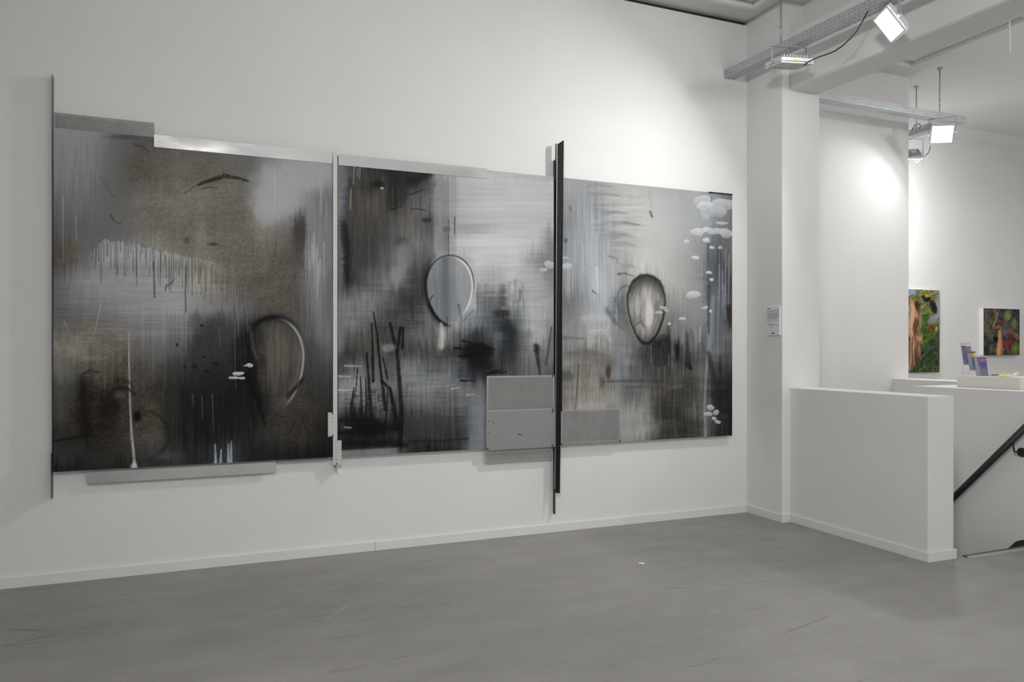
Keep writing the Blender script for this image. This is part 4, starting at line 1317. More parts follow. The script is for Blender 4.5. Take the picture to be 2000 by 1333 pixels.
def poly(x, y, pts, soft=0.8):
    """soft mask of a closed outline"""
    inside = np.zeros(len(x), bool)
    best = np.full(len(x), 1e9)
    n = len(pts)
    for k in range(n):
        (x0, y0), (x1, y1) = pts[k], pts[(k + 1) % n]
        cr = ((y0 > y) != (y1 > y)) & (x < (x1 - x0) * (y - y0) / (y1 - y0 + 1e-9) + x0)
        inside ^= cr
        dx, dy = x1 - x0, y1 - y0
        t = np.clip(((x - x0) * dx + (y - y0) * dy) / (dx * dx + dy * dy + 1e-9), 0, 1)
        best = np.minimum(best, np.hypot(x - x0 - t * dx, y - y0 - t * dy))
    return np.where(inside, best, -best), sstep(-soft, soft, np.where(inside, best, -best))


def tone(v, r, g, b):
    return np.stack([v * r, v * g, v * b], 1)


def paint_bee(x, y):
    p = Pic(x, y)
    n1, n2 = fbm(x / 1.5, y / 1.9, 1), fbm(x / 6, y / 6, 2)
    p.fill(np.ones_like(x), tone(112 + 70 * n1 + 40 * n2, 1.05, 1.08, 0.62))
    p.fill(p.ell(1779, 570, 10, 8, 0, 0.4, 0.5) + p.ell(1832, 600, 5, 24, 0, 0.5, 0.5) + p.ell(1822, 626, 8, 12, 0.4, 0.4, 0.5), (150, 160, 186), 0.85)
    p.fill(sstep(616, 640, y + 6 * n2 - 0.15 * (x - 1800)), tone(84 + 80 * n1 + 30 * n2, 0.86, 1.14, 0.48), 0.9)
    p.fill(p.ell(1808, 622, 7, 8, 0, 0.4, 0.5), tone(70 + 50 * n1, 0.7, 1.15, 0.45), 0.8)
    # big crinkled leaf
    edge = (y - 640) + 1.1 * (x - 1836) + 8 * n2
    m = sstep(0, 10, edge + 0.0) * sstep(630, 660, y)
    vein = np.abs(np.sin((x * 0.55 + y * 0.75) / 5.5 + 3.0 * fbm(x / 8, y / 8, 5)))
    p.fill(m, tone(66 + 46 * n1 + 26 * n2, 0.82, 1.06, 0.76), 0.95)
    p.fill((1 - sstep(0.0, 0.3, vein)) * m, (112, 134, 112), 0.55)
    p.limb([(1798, 702), (1806, 692), (1818, 682), (1836, 672)], [1.6, 1.2, 0.8], (112, 134, 116), None, 0.5)
    p.fill(sstep(698, 712, y + 5 * n2 - 0.3 * (x - 1800)), tone(72 + 70 * n1, 0.85, 1.08, 0.62), 0.8)
    p.fill((n1 > 0.28) * sstep(712, 722, y), (170, 178, 150), 0.35)
    # bees
    p.limb([(1816, 578), (1825, 573), (1835, 568)], [1.5, 3, 3.5], (150, 150, 128), None, 0.7)
    p.limb([(1817, 579), (1826, 575), (1836, 573)], [0.6, 0.6, 0.6], (70, 68, 58), None, 0.8)
    p.fill(p.ell(1823, 600, 6.5, 13, -0.35, 0.2, 0.3), tone(34 + 40 * np.clip(n1, 0, 1), 1.05, 1.0, 0.75))
    p.fill(p.ell(1809, 583, 8.5, 6, 0.5, 0.2, 0.4), (34, 28, 26))
    p.fill(p.ell(1810, 578.5, 4.5, 3.2, 0.2, 0.3, 0.5), (196, 158, 46))
    p.fill(p.ell(1803.5, 584, 2.8, 3.6, 0, 0.2), (58, 46, 72))
    for k in range(5):
        p.limb([(1806 + 2.5 * k, 588), (1804 + 3 * k, 597)], [0.7, 0.4], (60, 54, 36), None, 0.7)
    p.fill(p.ell(1821, 641, 8, 6.5, 0.6, 0.2, 0.4), (146, 96, 50))
    for k in (-3.5, 0, 3.5):
        p.fill(p.ell(1821 + k, 641 + k * 0.5, 1.1, 6, 0.5, 0.3), (58, 36, 22), 0.9)
    p.fill(p.ell(1829, 642, 3, 4, 0, 0.3), (196, 176, 120), 0.8)
    p.fill(p.ell(1816, 629, 3.5, 6, -0.3, 0.4), (150, 146, 104), 0.6)
    # standing figures, backs turned
    body = [(1776, 579), (1779, 582), (1785, 595), (1790, 601), (1795, 607), (1798, 618), (1799.5, 640), (1797.5, 646), (1800, 655), (1802, 661), (1800.5, 672), (1797, 690), (1794, 706),
            (1790, 715), (1785, 717), (1782, 724), (1775, 727), (1755, 727), (1755, 592), (1773, 592)]
    d, m = poly(x, y, body, 0.7)
    lit = 150 + 46 * np.sin((x - 1776) / 3.6 + 0.5 * np.sin(y / 14)) + 40 * n2
    lit = 8 + lit * (0.72 + 0.28 * sstep(0, 4, d)) * (1 - 0.22 * sstep(662, 722, y))
    p.fill(m, tone(np.clip(lit, 60, 205), 1.05, 0.82, 0.64))
    sd = (78, 50, 34)
    for pts, w_, a_ in (([(1789, 622), (1785, 634), (1784, 646), (1786, 654), (1783, 661)], [0.8, 1.8, 2.2, 1.4, 0.8], 0.75), ([(1795, 622), (1793, 630), (1796, 642)], [1.0, 2.2, 1.0], 0.6),
                        ([(1793, 660), (1791, 672), (1792, 688)], [0.6, 0.9, 0.6], 0.55), ([(1782, 660), (1781, 682), (1783, 704), (1780, 722)], [1.2, 2.0, 1.8, 1.2], 0.7),
                        ([(1788, 676), (1787, 696), (1786, 712)], [1.4, 2.2, 1.4], 0.65), ([(1777, 660), (1776, 700)], [1.5, 2.0], 0.5), ([(1774, 600), (1780, 606)], [1.2, 1.0], 0.5)):
        p.limb(pts, w_, sd, None, a_)
    p.fill(p.ell(1791.5, 597, 4.6, 9, -0.15, 0.25, 0.4), tone(58 + 40 * n1, 1.1, 0.86, 0.70))
    p.fill(p.ell(1777, 603, 3.5, 6, 0.2, 0.3, 0.4), (150, 160, 138), 0.7)
    p.limb([(1779, 582), (1783, 592), (1787, 600)], [0.9, 1.1, 1.4], (196, 154, 122), None, 0.7)
    p.limb([(1794, 660), (1796, 664)], [2.5, 3.0], (200, 156, 120), None, 0.5)
    for cx, cy, rx, ry, ro in ((1780.5, 648, 4.2, 7, 0.1), (1793, 663, 3.6, 6.5, -0.1), (1799, 662, 2.2, 6, 0.1), (1789, 613, 3.2, 8, -0.3), (1797, 625, 1.4, 12, 0.05), (1782, 612, 2.5, 12, 0.1),
                               (1796, 686, 2.0, 14, -0.1), (1779, 690, 1.8, 16, 0.05), (1785, 700, 1.4, 12, -0.1)):
        p.fill(p.ell(cx, cy, rx, ry, ro, 0.7, 0.1), (212, 166, 130), 0.55)
    for cx, cy, rx, ry in ((1788, 642, 2.2, 7), (1787, 664, 1.2, 6), (1776, 662, 2.2, 5), (1789, 700, 1.3, 10)):
        p.fill(p.ell(cx, cy, rx, ry, 0.1, 0.7, 0.1), (70, 44, 30), 0.7)
    return p.out(1.0)


def paint_cactus(x, y):
    p = Pic(x, y)
    n1, n2 = fbm(x / 1.7, y / 1.7, 11), fbm(x / 6, y / 6, 12)
    p.fill(np.ones_like(x), tone(66 + 40 * n1 + 40 * n2, 0.98, 0.96, 1.06))
    p.fill(p.ell(1970, 642, 14, 14, 0, 0.5, 0.4), tone(108 + 50 * n2, 0.98, 1.0, 1.08), 0.8)
    p.fill(np.clip(p.ell(1932, 635, 13, 30, 0, 0.4, 0.5) + p.ell(1934, 612, 14, 10, 0, 0.4, 0.5), 0, 1), tone(96 + 90 * n1 + 30 * n2, 1.05, 0.92, 0.76), 0.85)
    pad = lambda cx, cy, rx, ry, rot, r, g, b, v: p.fill(p.ell(cx, cy, rx, ry, rot, 0.12, 0.2), tone(v * (1.08 - 0.35 * sstep(-0.3, 1.0, np.hypot((x - cx) / rx, (y - cy) / ry)) + 0.22 * n1), r, g, b))
    pad(1935, 630, 6.5, 7, 0, 0.86, 1.08, 0.84, 112)
    pad(1936, 655, 6.5, 6.5, 0, 0.9, 1.06, 0.72, 112)
    p.fill(p.ell(1930, 684, 10, 9, 0, 0.3, 0.4), tone(52 + 50 * n1, 0.9, 1.05, 0.7), 0.85)
    p.fill(p.ell(1945, 664, 5, 6, 0, 0.3, 0.4), (30, 28, 24))
    pad(1968, 617, 8, 12, 0.25, 1.0, 1.04, 0.62, 150)
    pad(1981, 633, 6.5, 12, 0.1, 0.98, 1.03, 0.62, 138)
    pad(1983, 681, 9, 14, 0.1, 0.92, 1.08, 0.52, 132)
    pad(1936, 681, 4, 9, 0.1, 0.95, 1.03, 0.6, 118)
    pad(1944, 685, 4.5, 7, 0.1, 1.0, 1.0, 0.62, 112)
    p.limb([(1971, 644), (1979, 652), (1988, 662)], [4.5, 4, 3], (140, 92, 72), (86, 54, 46))
    p.limb([(1984, 652), (1990, 658)], [1.5, 1.2], (176, 140, 104))
    p.fill(p.ell(1972, 668, 9, 9, 0.3, 0.3, 0.4), tone(104 + 60 * n1, 1.15, 0.52, 0.52), 0.95)
    p.limb([(1962, 668), (1968, 682), (1972, 692)], [2.6, 2.6, 2.2], (140, 70, 70), (82, 36, 36))
    p.limb([(1948, 612), (1947, 620), (1943, 630), (1940, 638)], [2.2, 1.5, 2.0, 2.4], (166, 132, 96), (112, 82, 56))
    p.limb([(1941, 604), (1944, 612)], [2.0, 2.6], (150, 92, 84), None, 0.8)
    p.fill(p.ell(1956, 631, 5.5, 7, 0.3, 0.3, 0.5), tone(84 + 50 * n1, 1.1, 0.78, 0.56))
    p.limb([(1944, 641), (1951, 638), (1956, 642)], [2.5, 3.0, 2.5], (156, 112, 78), (92, 60, 40))
    torso = [(1949, 644), (1956, 643), (1959, 650), (1958, 660), (1960, 670), (1961, 682), (1960, 696), (1946, 696), (1944, 684), (1946, 674), (1949, 664), (1948, 654)]
    d, m = poly(x, y, torso, 0.7)
    lit = (170 + 30 * np.sin((x - 1946) / 3.2) + 26 * n2) * (0.62 + 0.38 * sstep(0, 3.5, d))
    p.fill(m, tone(lit, 1.08, 0.82, 0.60))
    p.limb([(1956, 676), (1955, 694)], [0.6, 1.0], (92, 60, 40), None, 0.7)
    p.limb([(1956, 646), (1957, 660)], [1.2, 1.2], (110, 72, 48), None, 0.5)
    return p.out(1.0)


def far_picture(name, px0, px1, py0, py1, depth, label, fn, edge):
    y = YF - depth
    x0, x1 = onY(px0, 600, y).x, onY(px1, 600, y).x
    z1, z0 = onY((px0 + px1) / 2, py0, y).z, onY((px0 + px1) / 2, py1, y).z
    t = thing(name, ((x0 + x1) / 2, YF, z0), label, 'painting', 'paintings on the far wall')
    box('stretcher', x0 + 0.0005, x1 - 0.0005, y + 0.001, YF - 0.001, z0 + 0.0005, z1 - 0.0005, edge, t)
    canvas(t, x0, x1, z0, z1, y, 0.0055, fn)
    return t


EDGEW = mat('white_canvas_edge', (0.78, 0.77, 0.75), 0.8)
far_picture('hanging_picture', 1758, 1835, 566, 728, 0.035, 'tall green painting of standing nude figures among leaves with a large bumblebee', paint_bee, EDGEW)
far_picture('hanging_picture', 1921, 1991.5, 603.5, 694.5, 0.06, 'small square painting of a nude figure among round green cactus pads', paint_cactus, EDGEW)

# ================================================================== CABLE TRAYS AND FLOODLIGHTS
def slots(length, pitch=0.04, slot=0.022):
    ul, hol = [0.0], []
    n = int((length - 0.03) / pitch)
    for i in range(n):
        a = 0.02 + i * pitch
        ul += [a, a + slot]
        hol.append(1 + 2 * i)
    ul.append(length)
    return ul, hol


def cable_tray(name, p0, d, length, label, rods, wid=0.10, hgt=0.066):
    """p0: start, bottom left edge; d: unit direction along the tray (horizontal)"""
    p0, d = Vector(p0), Vector(d).normalized()
    n = Vector((-d.y, d.x, 0))               # across
    t = thing(name, p0 + d * (length / 2) + n * (wid / 2), label, 'cable tray', 'galvanised cable trays')
    ul, hu = slots(length)
    Z = Vector((0, 0, 1))
    vl = [0, 0.022, 0.030, 0.070, 0.078, wid]
    holes = {(i, j) for i in hu for j in (1, 3)}
    Geo().plate(ul, vl, holes, lambda u, v, w_: p0 + d * u + n * v + Z * w_, 0.0015).build('tray_base', GALV, t, fix=False)
    vs = [0.0015, 0.020, 0.027, 0.044, 0.051, hgt]
    holes = {(i, j) for i in hu for j in (1, 3)}
    for off in (0.0, wid - 0.0015):
        Geo().plate(ul, vs, holes, lambda u, v, w_: p0 + d * u + n * (off + w_) + Z * v, 0.0015).build('tray_side', GALV, t, fix=False)
    for a, ztop in rods:
        c = p0 + d * a + n * (wid / 2)
        rd = Geo().tube([c + Z * 0.0, Vector((c.x, c.y, ztop))], 0.006, 8).build('hanger_rod', GALV, t, smooth=True)
        Geo().tube([Vector((c.x, c.y, ztop - 0.02)), Vector((c.x, c.y, ztop - 0.004))], 0.022, 10).build('rod_flange', GALV, rd)
        Geo().tube([c + Z * 0.2, c + Z * 0.215], 0.011, 6).build('rod_nut', GALV, rd)
    return t


def floodlight(name, c, m, tilt, roll, size, label, lensmat, mount, arms=True, depth=0.035, cat='floodlight', ylab=False):
    """c: lens centre; m: horizontal unit heading of the beam; tilt: downward angle; mount: z of the tray it hangs from"""
    c = Vector(c)
    m = Vector((m[0], m[1], 0)).normalized()
    nrm = m * math.cos(tilt) + Vector((0, 0, -math.sin(tilt)))
    a = Vector((-m.y, m.x, 0))                       # horizontal edge
    b = nrm.cross(a)
    q = Matrix.Rotation(roll, 3, nrm)
    a2, b2 = q @ a, q @ b
    h = size / 2
    t = thing(name, c - nrm * depth, label, cat, 'led floodlights')
    hs = Geo().obox(c - nrm * (depth * 0.5 + 0.004), a2, b2, nrm, h, h, depth * 0.5 - 0.004).build('housing', LAMPW, t, bevel=0.006)
    fr = Geo()
    e = 0.013
    for s in (-1, 1):
        fr.obox(c + a2 * s * (h - e / 2), a2, b2, nrm, e / 2, h, 0.004)
        fr.obox(c + b2 * s * (h - e / 2), a2, b2, nrm, h - e, e / 2, 0.004)
    fr.build('bezel', LAMPW, hs)
    Geo().obox(c - nrm * 0.0015, a2, b2, nrm, h - e, h - e, 0.0015).build('lens', lensmat, hs)
    fins = Geo()
    for k in range(9):
        fins.obox(c - nrm * (depth + 0.012) + a2 * (k - 4) * size * 0.085, a2, b2, nrm, 0.002, h * 0.72, 0.013)
    fins.build('heat_fins', LAMPW, hs)
    Geo().obox(c - nrm * (depth + 0.016) - b2 * h * 0.1, a2, b2, nrm, h * 0.3, h * 0.22, 0.012).build('driver_box', LAMPW, hs, bevel=0.004)
    if arms:
        Z = Vector((0, 0, 1))
        pc = c - nrm * depth * 0.5
        top = mount - 0.006
        yg = Geo()
        for s in (-1, 1):
            p = pc + a * s * (h + 0.012)
            yg.obox(Vector((p.x, p.y, (p.z + top) / 2)), a, m, Z, 0.0022, 0.011, (top - p.z) / 2 + 0.006)
        yg.obox(Vector((pc.x, pc.y, top + 0.003)), a, m, Z, h + 0.014, 0.011, 0.0022)
        yk = yg.build('yoke', GALV, t)
        for s in (-1, 1):
            p = pc + a * s * (h + 0.006)
            Geo().tube([p, p + a * s * 0.016], 0.010, 8).build('pivot_bolt', LAMPW, yk)
    if ylab:
        Geo().obox(c - nrm * depth * 0.5 - b2 * (h + 0.0006) * ylab + a2 * 0.01, a2, b2, nrm, 0.022, 0.0006, 0.006).build('rating_sticker', mat('lime_sticker', (0.75, 0.8, 0.12), 0.6), hs)['label'] = 'lime yellow rating sticker'
    return t


def led_beam(parent, c, m, tilt, size, watts, spread):
    d = bpy.data.lights.new('led_beam', 'AREA')
    d.shape, d.size, d.energy, d.spread = 'SQUARE', size, watts, math.radians(spread)
    o = bpy.data.objects.new('led_beam', d)
    COL.objects.link(o)
    o.parent = parent
    n = Vector((m[0], m[1], 0)).normalized() * math.cos(math.radians(tilt)) + Vector((0, 0, -math.sin(math.radians(tilt))))
    o.location = Vector(c) + n * 0.008 - parent.location
    o.rotation_euler = n.to_track_quat('-Z', 'Y').to_euler()


T1D = Vector((0.064, -1, 0)).normalized()
T1Z = 3.592
# tray above the paintings, from the painting wall out into the room
tr1 = cable_tray('cable_tray', (3.918, -0.004, T1Z), T1D, 3.4,
                 'slotted steel cable tray leading from the painting wall out along the ceiling beam',
                 [(0.56, HC), (2.9, HC)])
TC = lambda a: Vector((3.918, -0.004, T1Z)) + T1D * a + Vector((-T1D.y, T1D.x, 0)) * 0.05
KEYL = lens('lit_led_lens', FLOOD_KEY)
p = TC(1.50)
fl1 = floodlight('floodlight', (p.x - 0.03, p.y, 3.440), (-0.90, 0.43), math.radians(37), 0, 0.20,
                 'glowing square floodlight slung diamondwise under the tray beside the ceiling beam', KEYL, T1Z)
led_beam(fl1, (p.x - 0.03, p.y, 3.440), (-0.90, 0.43), 37, 0.165, KEY_W, KEY_SPREAD)
p = TC(0.72)
floodlight('floodlight', (p.x - 0.062, p.y + 0.02, 3.452), (0.25, 0.97), math.radians(79), 0, 0.25,
           'unlit flat floodlight facing the floor below the tray near the painting wall', LAMPG, T1Z, ylab=1)
# the cord between those two lamps
cord = [onX(x, y, X) for x, y, X in ((1571, 127, 3.98), (1580, 120, 3.98), (1600, 111, 3.99), (1620, 104.5, 4.0), (1632, 99, 4.0), (1645, 90, 4.01),
                                     (1660, 76, 4.01), (1672, 63, 4.02), (1684, 43, 4.02), (1695, 22, 4.02))]
tag(Geo().tube(cord, 0.0045, 8).build('power_cord', BLKRUB, smooth=True), 'black cord sagging from the unlit floodlight to the glowing one', 'cord')

cable_tray('cable_tray', (4.70, 0.05, 3.585), (1, 0, 0), 2.17,
           'slotted steel cable tray crossing in front of the white stair wall above the parapet', [(1.87, HC)])
BAYL = lens('lit_led_lens_bay', FLOOD_BAY)
fl3 = floodlight('floodlight', (6.50, 0.02, 3.425), (-0.82, -0.57), math.radians(44), math.radians(-8), 0.20,
           'glowing square floodlight at the open end of the tray by the stair wall', BAYL, 3.585)
led_beam(fl3, (6.50, 0.02, 3.425), (-0.82, -0.57), 44, 0.165, BAY_W, BAY_SPREAD)
tr3 = cable_tray('cable_tray', (6.83, 0.30, 3.585), Vector((0.09, 1, 0)), 1.05,
           'short slotted cable tray hanging behind the edge of the stair wall', [(0.24, HC)])
fl4 = floodlight('floodlight', (6.875, 0.66, 3.405), (0.55, 0.83), math.radians(52), 0, 0.19,
                 'white finned floodlight turned to the far wall behind the stair wall edge', lens('lit_led_lens_far', FLOOD_FAR), 3.585)


def arc(pts, n=6):
    """Catmull-Rom through points"""
    P = [Vector(p) for p in pts]
    P = [P[0]] + P + [P[-1]]
    out = []
    for i in range(1, len(P) - 2):
        for k in range(n):
            t = k / n
            a, b, c, d = P[i - 1:i + 3]
            out.append(0.5 * ((2 * b) + (c - a) * t + (2 * a - 5 * b + 4 * c - d) * t * t + (3 * b - a - 3 * c + d) * t ** 3))
    out.append(P[-2])
    return out


LC = [onY(x, y, 0.62) for x, y in ((1817, 286), (1814, 297), (1806, 306), (1796, 315), (1789, 318), (1783, 314), (1775, 305), (1768, 300))]
Geo().tube(arc(LC), 0.004, 6).build('cable_loop', BLKRUB, fl4, smooth=True)['label'] = 'dark looping supply cable'
LC = [onY(x, y, 0.55) for x, y in ((1781, 255), (1786, 246), (1793, 242), (1798, 245), (1797, 251), (1791, 254), (1792, 262), (1796, 250), (1806, 246), (1818, 244), (1824, 248))]
Geo().tube(arc(LC), 0.004, 6).build('cable_coil', BLKRUB, tr3, smooth=True)['label'] = 'dark curled supply cable'

# thin white cord hanging from the beam's far edge
q = onZ(1972, 38, 3.404)
tag(Geo().tube([q + Vector((0, 0, 0.0)), q + Vector((0.012, 0.005, -0.2))], 0.004, 6).build('white_string', PAPER),
    'short white string hanging from the bottom edge of the ceiling beam', 'string')

# ================================================================== SIGN ON THE PIER
sx = XC - 0.014
a, b = onX(1497, 600, sx), onX(1522.5, 655, sx)
y1, y0, z1, z0 = a.y, b.y, 1.700, 1.470
sg = thing('info_panel', (XC, (y0 + y1) / 2, z0), 'small white text panel on the side of the white pier', 'sign')
box('board', sx, XC, y0, y1, z0, z1, mat('foam_board', (0.80, 0.80, 0.80), 0.5), sg, bevel=0.001)
INK = mat('printed_ink', (0.10, 0.10, 0.10), 0.7)
INKG = mat('small_print_ink', (0.36, 0.36, 0.36), 0.7)
W_, H_ = y1 - y0, z1 - z0
prt = lambda u0, u1, v, t: (sx - 0.0006, sx, y1 - W_ * u1, y1 - W_ * u0, z1 - H_ * v - t, z1 - H_ * v)
tg = Geo().box(*prt(0.06, 0.30, 0.055, 0.006))
tg.build('heading_text', INK, sg)
tg = Geo()


def words(u0, u1, v, t):
    u = u0
    while u < u1 - 0.02:
        wd = random.uniform(0.04, 0.11)
        tg.box(*prt(u, min(u + wd, u1), v, t))
        u += wd + 0.018


for k in range(3):
    words(0.06, 0.94, 0.125 + k * 0.021, 0.0028)
for k in range(10):
    words(0.06, 0.94 if k < 9 else 0.72, 0.215 + k * 0.023, 0.0028)
words(0.06, 0.92, 0.475, 0.003)
words(0.06, 0.36, 0.50, 0.003)
for k, e in enumerate((0.58, 0.68, 0.62)):
    words(0.15, e, 0.60 + k * 0.022, 0.003)
words(0.15, 0.52, 0.70, 0.0028)
words(0.78, 0.93, 0.655, 0.0025)
tg.build('body_text', INKG, sg)['kind'] = 'stuff'
Geo().box(*prt(0.38, 0.60, 0.905, 0.010)).build('logo_block', INK, sg)

# ================================================================== HANDRAIL
RX = 5.335
hr = thing('handrail', (HX1, -1.2, 0.2), 'dark sloping tube handrail on the counter wall beside the stairs', 'handrail')
ra, rb = Vector((RX, -0.35, -0.475)), Vector((RX, -2.2, 1.56 - 0.0))
dirr = (onX(2000, 838, RX) - onX(1860, 975, RX)).normalized()
m0 = onX(1930, 906.5, RX)
Geo().tube([m0 - dirr * 1.1, m0 + dirr * 0.62], 0.024, 16).build('rail_tube', RAILM, hr, smooth=True)
pb = onX(1979, 864, RX)
wl = Vector((HX1, pb.y - 0.02, pb.z - 0.075))
Geo().tube(arc([pb, pb + Vector((0.0, -0.004, -0.05)), pb + Vector((0.012, -0.01, -0.072)), wl + Vector((-0.004, 0, 0))], 5), 0.006, 8).build('bracket_arm', RAILM, hr, smooth=True)
Geo().tube([wl + Vector((-0.006, 0, 0)), wl], 0.034, 20).build('wall_rose', RAILM, hr)

# ================================================================== COUNTER BOX, LEAFLETS
bx0, bx1, by0, by1, bz = 5.578, 5.93, -1.318, -0.812, 1.1465
tag(box('display_box', bx0, bx1, by0, by1, PT, bz, mat('cream_box', (0.74, 0.72, 0.66), 0.6), bevel=0.003),
    'low cream box standing on the white counter above the stairs', 'plinth')
ACR = mat('clear_acrylic', (0.92, 0.95, 0.97), 0.05, trans=0.85, spec=0.5, alpha=0.35)
PUR = mat('purple_print', (0.17, 0.155, 0.27), 0.5, var=0.12, scale=40)
PURD = mat('dark_purple_print', (0.075, 0.06, 0.11), 0.5)
PNK = mat('pink_print', (0.36, 0.17, 0.27), 0.5)
YEL = mat('yellow_print', (0.80, 0.58, 0.05), 0.5, var=0.1, scale=60)
LIL = mat('lilac_print', (0.32, 0.32, 0.46), 0.5, var=0.1, scale=30)
BLU = mat('blue_print', (0.10, 0.09, 0.30), 0.5)
# heading of the rack: its front looks back at the camera and to the stairs
HU = Vector((0.86, -0.50, 0)).normalized()       # along the rack front, towards the right
HN = Vector((-0.50, -0.86, 0)).normalized()      # rack front normal
Zv = Vector((0, 0, 1))
LEAN = math.radians(17)
UPL = (Zv * math.cos(LEAN) - HN * math.sin(LEAN)).normalized()     # leaning-back up
NL = UPL.cross(HU).normalized()
if NL.dot(HN) < 0:
    NL = -NL
R0 = onY(1900, 735, -1.02)
R0 = Vector((bx0 + 0.17, -0.98, bz))


def at_rack(px, py, back):
    """point seen at (px, py) on the leaflet plane `back` metres behind the rack's front tier"""
    o = R0 - HN * back
    d = ray(px, py)
    cpos = Vector((0, -CD, CH))
    t = (o - cpos).dot(NL) / d.dot(NL)
    return cpos + d * t


rack = thing('leaflet_rack', R0, 'clear acrylic three tier leaflet rack on the cream box', 'leaflet rack')


def sheet(pts, n, t):
    g = Geo()
    P = [Vector(p) for p in pts]
    return g.hexa([q - n * t for q in P] + P)


def leaflet(name, px0, px1, ytop, ybot, back, label, body, bands, shear=0.0):
    bl, br = at_rack(px0, ybot, back), at_rack(px1, ybot, back)
    hgt = (at_rack(px0 - 4, ytop, back) - bl).dot(UPL)
    wid = (br - bl).dot(HU)
    bl = bl
    q = [bl, bl + HU * wid, bl + HU * wid + UPL * hgt, bl + UPL * hgt]
    t = thing(name, bl + HU * wid / 2, label, 'leaflets', 'leaflet stacks in the acrylic rack')
    pb_ = sheet(q, NL, 0.006).build('paper_block', body, t)
    for v0, v1, u0, u1, m_ in bands:
        b0 = bl + HU * wid * u0 + UPL * hgt * (1 - v1) + NL * 0.0007
        wu, hv = HU * wid * (u1 - u0), UPL * hgt * (v1 - v0)
        sheet([b0, b0 + wu, b0 + wu + hv, b0 + hv], NL, 0.0006).build('printed_band', m_, pb_)
    return q


L = []
L.append(leaflet('leaflet_stack', 1883, 1891, 676, 712.5, 0.10, 'plain purple leaflets without heading in the back tier of the rack', PUR, [(0.0, 0.06, 0, 1, PURD)]))
L.append(leaflet('leaflet_stack', 1891.5, 1901, 677, 712.5, 0.10, 'purple leaflets with a pink heading in the back tier', PUR, [(0.05, 0.3, 0.1, 0.95, PNK), (0.32, 0.4, 0.2, 0.8, BLU)]))
L.append(leaflet('leaflet_stack', 1894.5, 1902, 688, 723.5, 0.05, 'mauve leaflets in the middle tier of the rack', LIL, [(0.0, 0.05, 0, 1, PURD)]))
L.append(leaflet('leaflet_stack', 1903, 1910, 687, 723.5, 0.05, 'leaflets with a yellow heading in the middle tier', PURD, [(0.08, 0.30, 0.0, 1, YEL), (0.34, 0.95, 0.2, 0.85, PUR)]))
L.append(leaflet('leaflet_stack', 1908, 1915.5, 697, 734.3, 0.0, 'pale lilac leaflets in the front tier beside the blue ones', LIL, [(0.0, 0.5, 0.7, 1.0, PUR)]))
L.append(leaflet('leaflet_stack', 1916.5, 1931, 698.5, 734.3, 0.0, 'purple and blue leaflets with a pink band in the front tier', PUR, [(0.0, 0.05, 0, 1, PURD), (0.06, 0.22, 0.03, 0.9, PNK), (0.24, 0.5, 0.1, 0.95, BLU), (0.5, 0.55, 0.3, 0.8, BLU)]))
for back, k0, k1, ext in ((0.10, 0, 1, 0.030), (0.05, 2, 3, 0.005), (0.0, 4, 5, 0.008)):
    a_, b_ = L[k0], L[k1]
    bl, br = a_[0] - HU * 0.004, b_[1] + HU * 0.004
    hgt = (a_[3] - a_[0]).length + ext
    q = [bl - NL * 0.009, br - NL * 0.009, br - NL * 0.009 + UPL * hgt, bl - NL * 0.009 + UPL * hgt]
    sheet(q, NL, 0.0025).build('tier_back', ACR, rack)
    q = [bl + NL * 0.006, br + NL * 0.006, br + NL * 0.006 + UPL * 0.05, bl + NL * 0.006 + UPL * 0.05]
    sheet(q, NL, 0.002).build('tier_lip', ACR, rack)
    q = [bl - NL * 0.009, br - NL * 0.009, br + NL * 0.006, bl + NL * 0.006]
    sheet(q, UPL, 0.002).build('tier_ledge', ACR, rack)
    if back:
        fz = [Vector((v.x, v.y, bz)) for v in (bl - NL * 0.010, bl - NL * 0.010 - HN * 0.02)]
        Geo().hexa([fz[0], fz[0] + HU * 0.002, fz[1] + HU * 0.002, fz[1], bl - NL * 0.01, bl - NL * 0.01 + HU * 0.002, bl - NL * 0.01 - HN * 0.02 + HU * 0.002, bl - NL * 0.01 - HN * 0.02]).build('leg', ACR, rack)

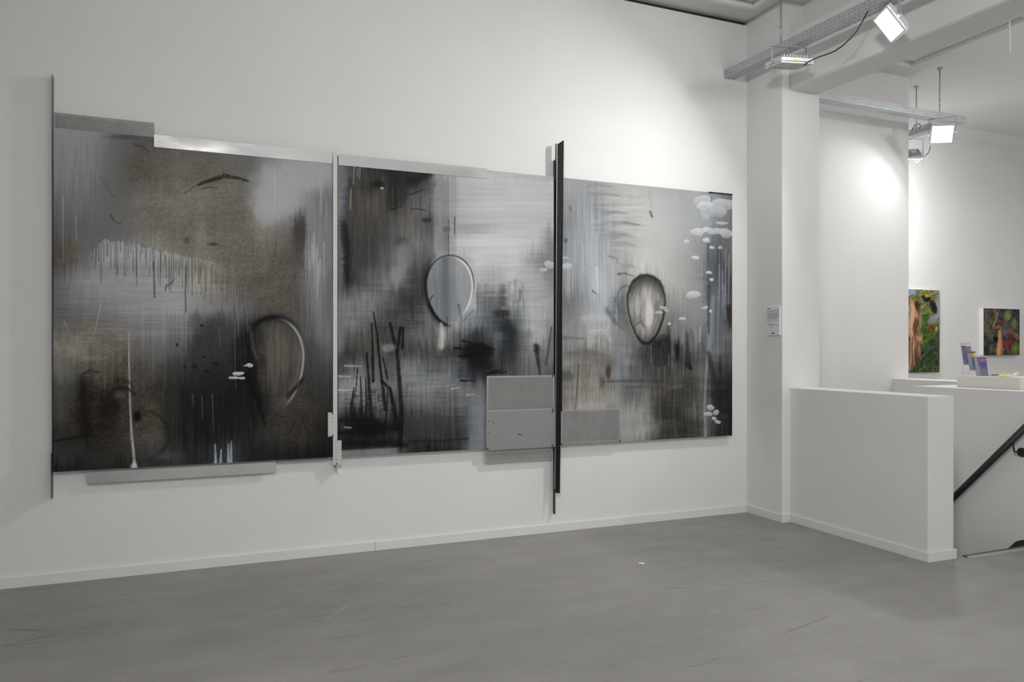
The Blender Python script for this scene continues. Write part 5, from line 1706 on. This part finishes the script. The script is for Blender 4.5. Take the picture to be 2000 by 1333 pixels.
# loose printed matter on the box
FY = [('flyer', (1943, 734.2), 0.3, 0.10, 0.07, (0.06, 0.06, 0.07), 'dark flyer lying flat on the cream box beside the rack'),
      ('flyer', (1950, 735.2), -0.4, 0.09, 0.05, (0.80, 0.79, 0.74), 'white flyer with curled corner on the cream box'),
      ('flyer', (1958, 735.6), 0.6, 0.08, 0.04, (0.82, 0.66, 0.25), 'yellow flyer on the heap lying on the cream box'),
      ('flyer', (1966, 736.2), 0.1, 0.09, 0.06, (0.62, 0.56, 0.50), 'beige flyer on top of the heap on the cream box'),
      ('flyer', (1976, 735.6), -0.2, 0.10, 0.04, (0.80, 0.74, 0.48), 'pale yellow flyer near the counter end of the cream box')]
for i, (nm, (px, py), an, lx, ly, c_, lb) in enumerate(FY):
    z = bz + 0.001 + 0.0022 * i
    p = onZ(px, py + 1.0, bz)
    p.x = min(max(p.x, bx0 + 0.07), bx1 - 0.08)
    p.y = onX(px, py, p.x).y
    p.y = min(max(p.y, by0 + 0.06), by1 - 0.06)
    u = Vector((math.cos(an), math.sin(an), 0))
    v = Vector((-u.y, u.x, 0))
    g = Geo()
    n_ = 5
    vs, fs = [], []
    for k in range(n_ + 1):
        s = k / n_ - 0.5
        lift = 0.012 * max(0, s) ** 2 * 4 * (1 + (i % 3))
        for e in (-0.5, 0.5):
            for th in (0, 0.0012):
                vs.append(Vector((p.x, p.y, z + lift + th)) + u * lx * s + v * ly * e)
    for k in range(n_):
        o = 4 * k
        fs += [(o, o + 4, o + 6, o + 2), (o + 1, o + 3, o + 7, o + 5), (o, o + 1, o + 5, o + 4), (o + 2, o + 6, o + 7, o + 3)]
    fs += [(0, 2, 3, 1), (4 * n_, 4 * n_ + 1, 4 * n_ + 3, 4 * n_ + 2)]
    tag(g.add(vs, fs).build(nm, mat('flyer_print_%d' % i, c_, 0.6, var=0.25, scale=60)), lb, 'flyer', 'loose flyers on the cream box')

# paper scrap on the floor
c_ = onZ(1254, 1103, 0)
sc = Geo()
rim = [(0.026, 0.0), (0.017, 0.013), (0.002, 0.010), (-0.012, 0.016), (-0.026, 0.002), (-0.014, -0.010), (0.004, -0.006), (0.018, -0.012)]
vs = [(c_.x, c_.y, 0.011)] + [(c_.x + x, c_.y + y, 0.001 + 0.006 * (k % 2)) for k, (x, y) in enumerate(rim)] + [(c_.x, c_.y, 0.0)]
fs = [(0, 1 + k, 1 + (k + 1) % 8) for k in range(8)] + [(9, 1 + (k + 1) % 8, 1 + k) for k in range(8)]
tag(sc.add(vs, fs).build('paper_scrap', PAPER), 'torn scrap of white paper lying on the grey floor', 'paper scrap')
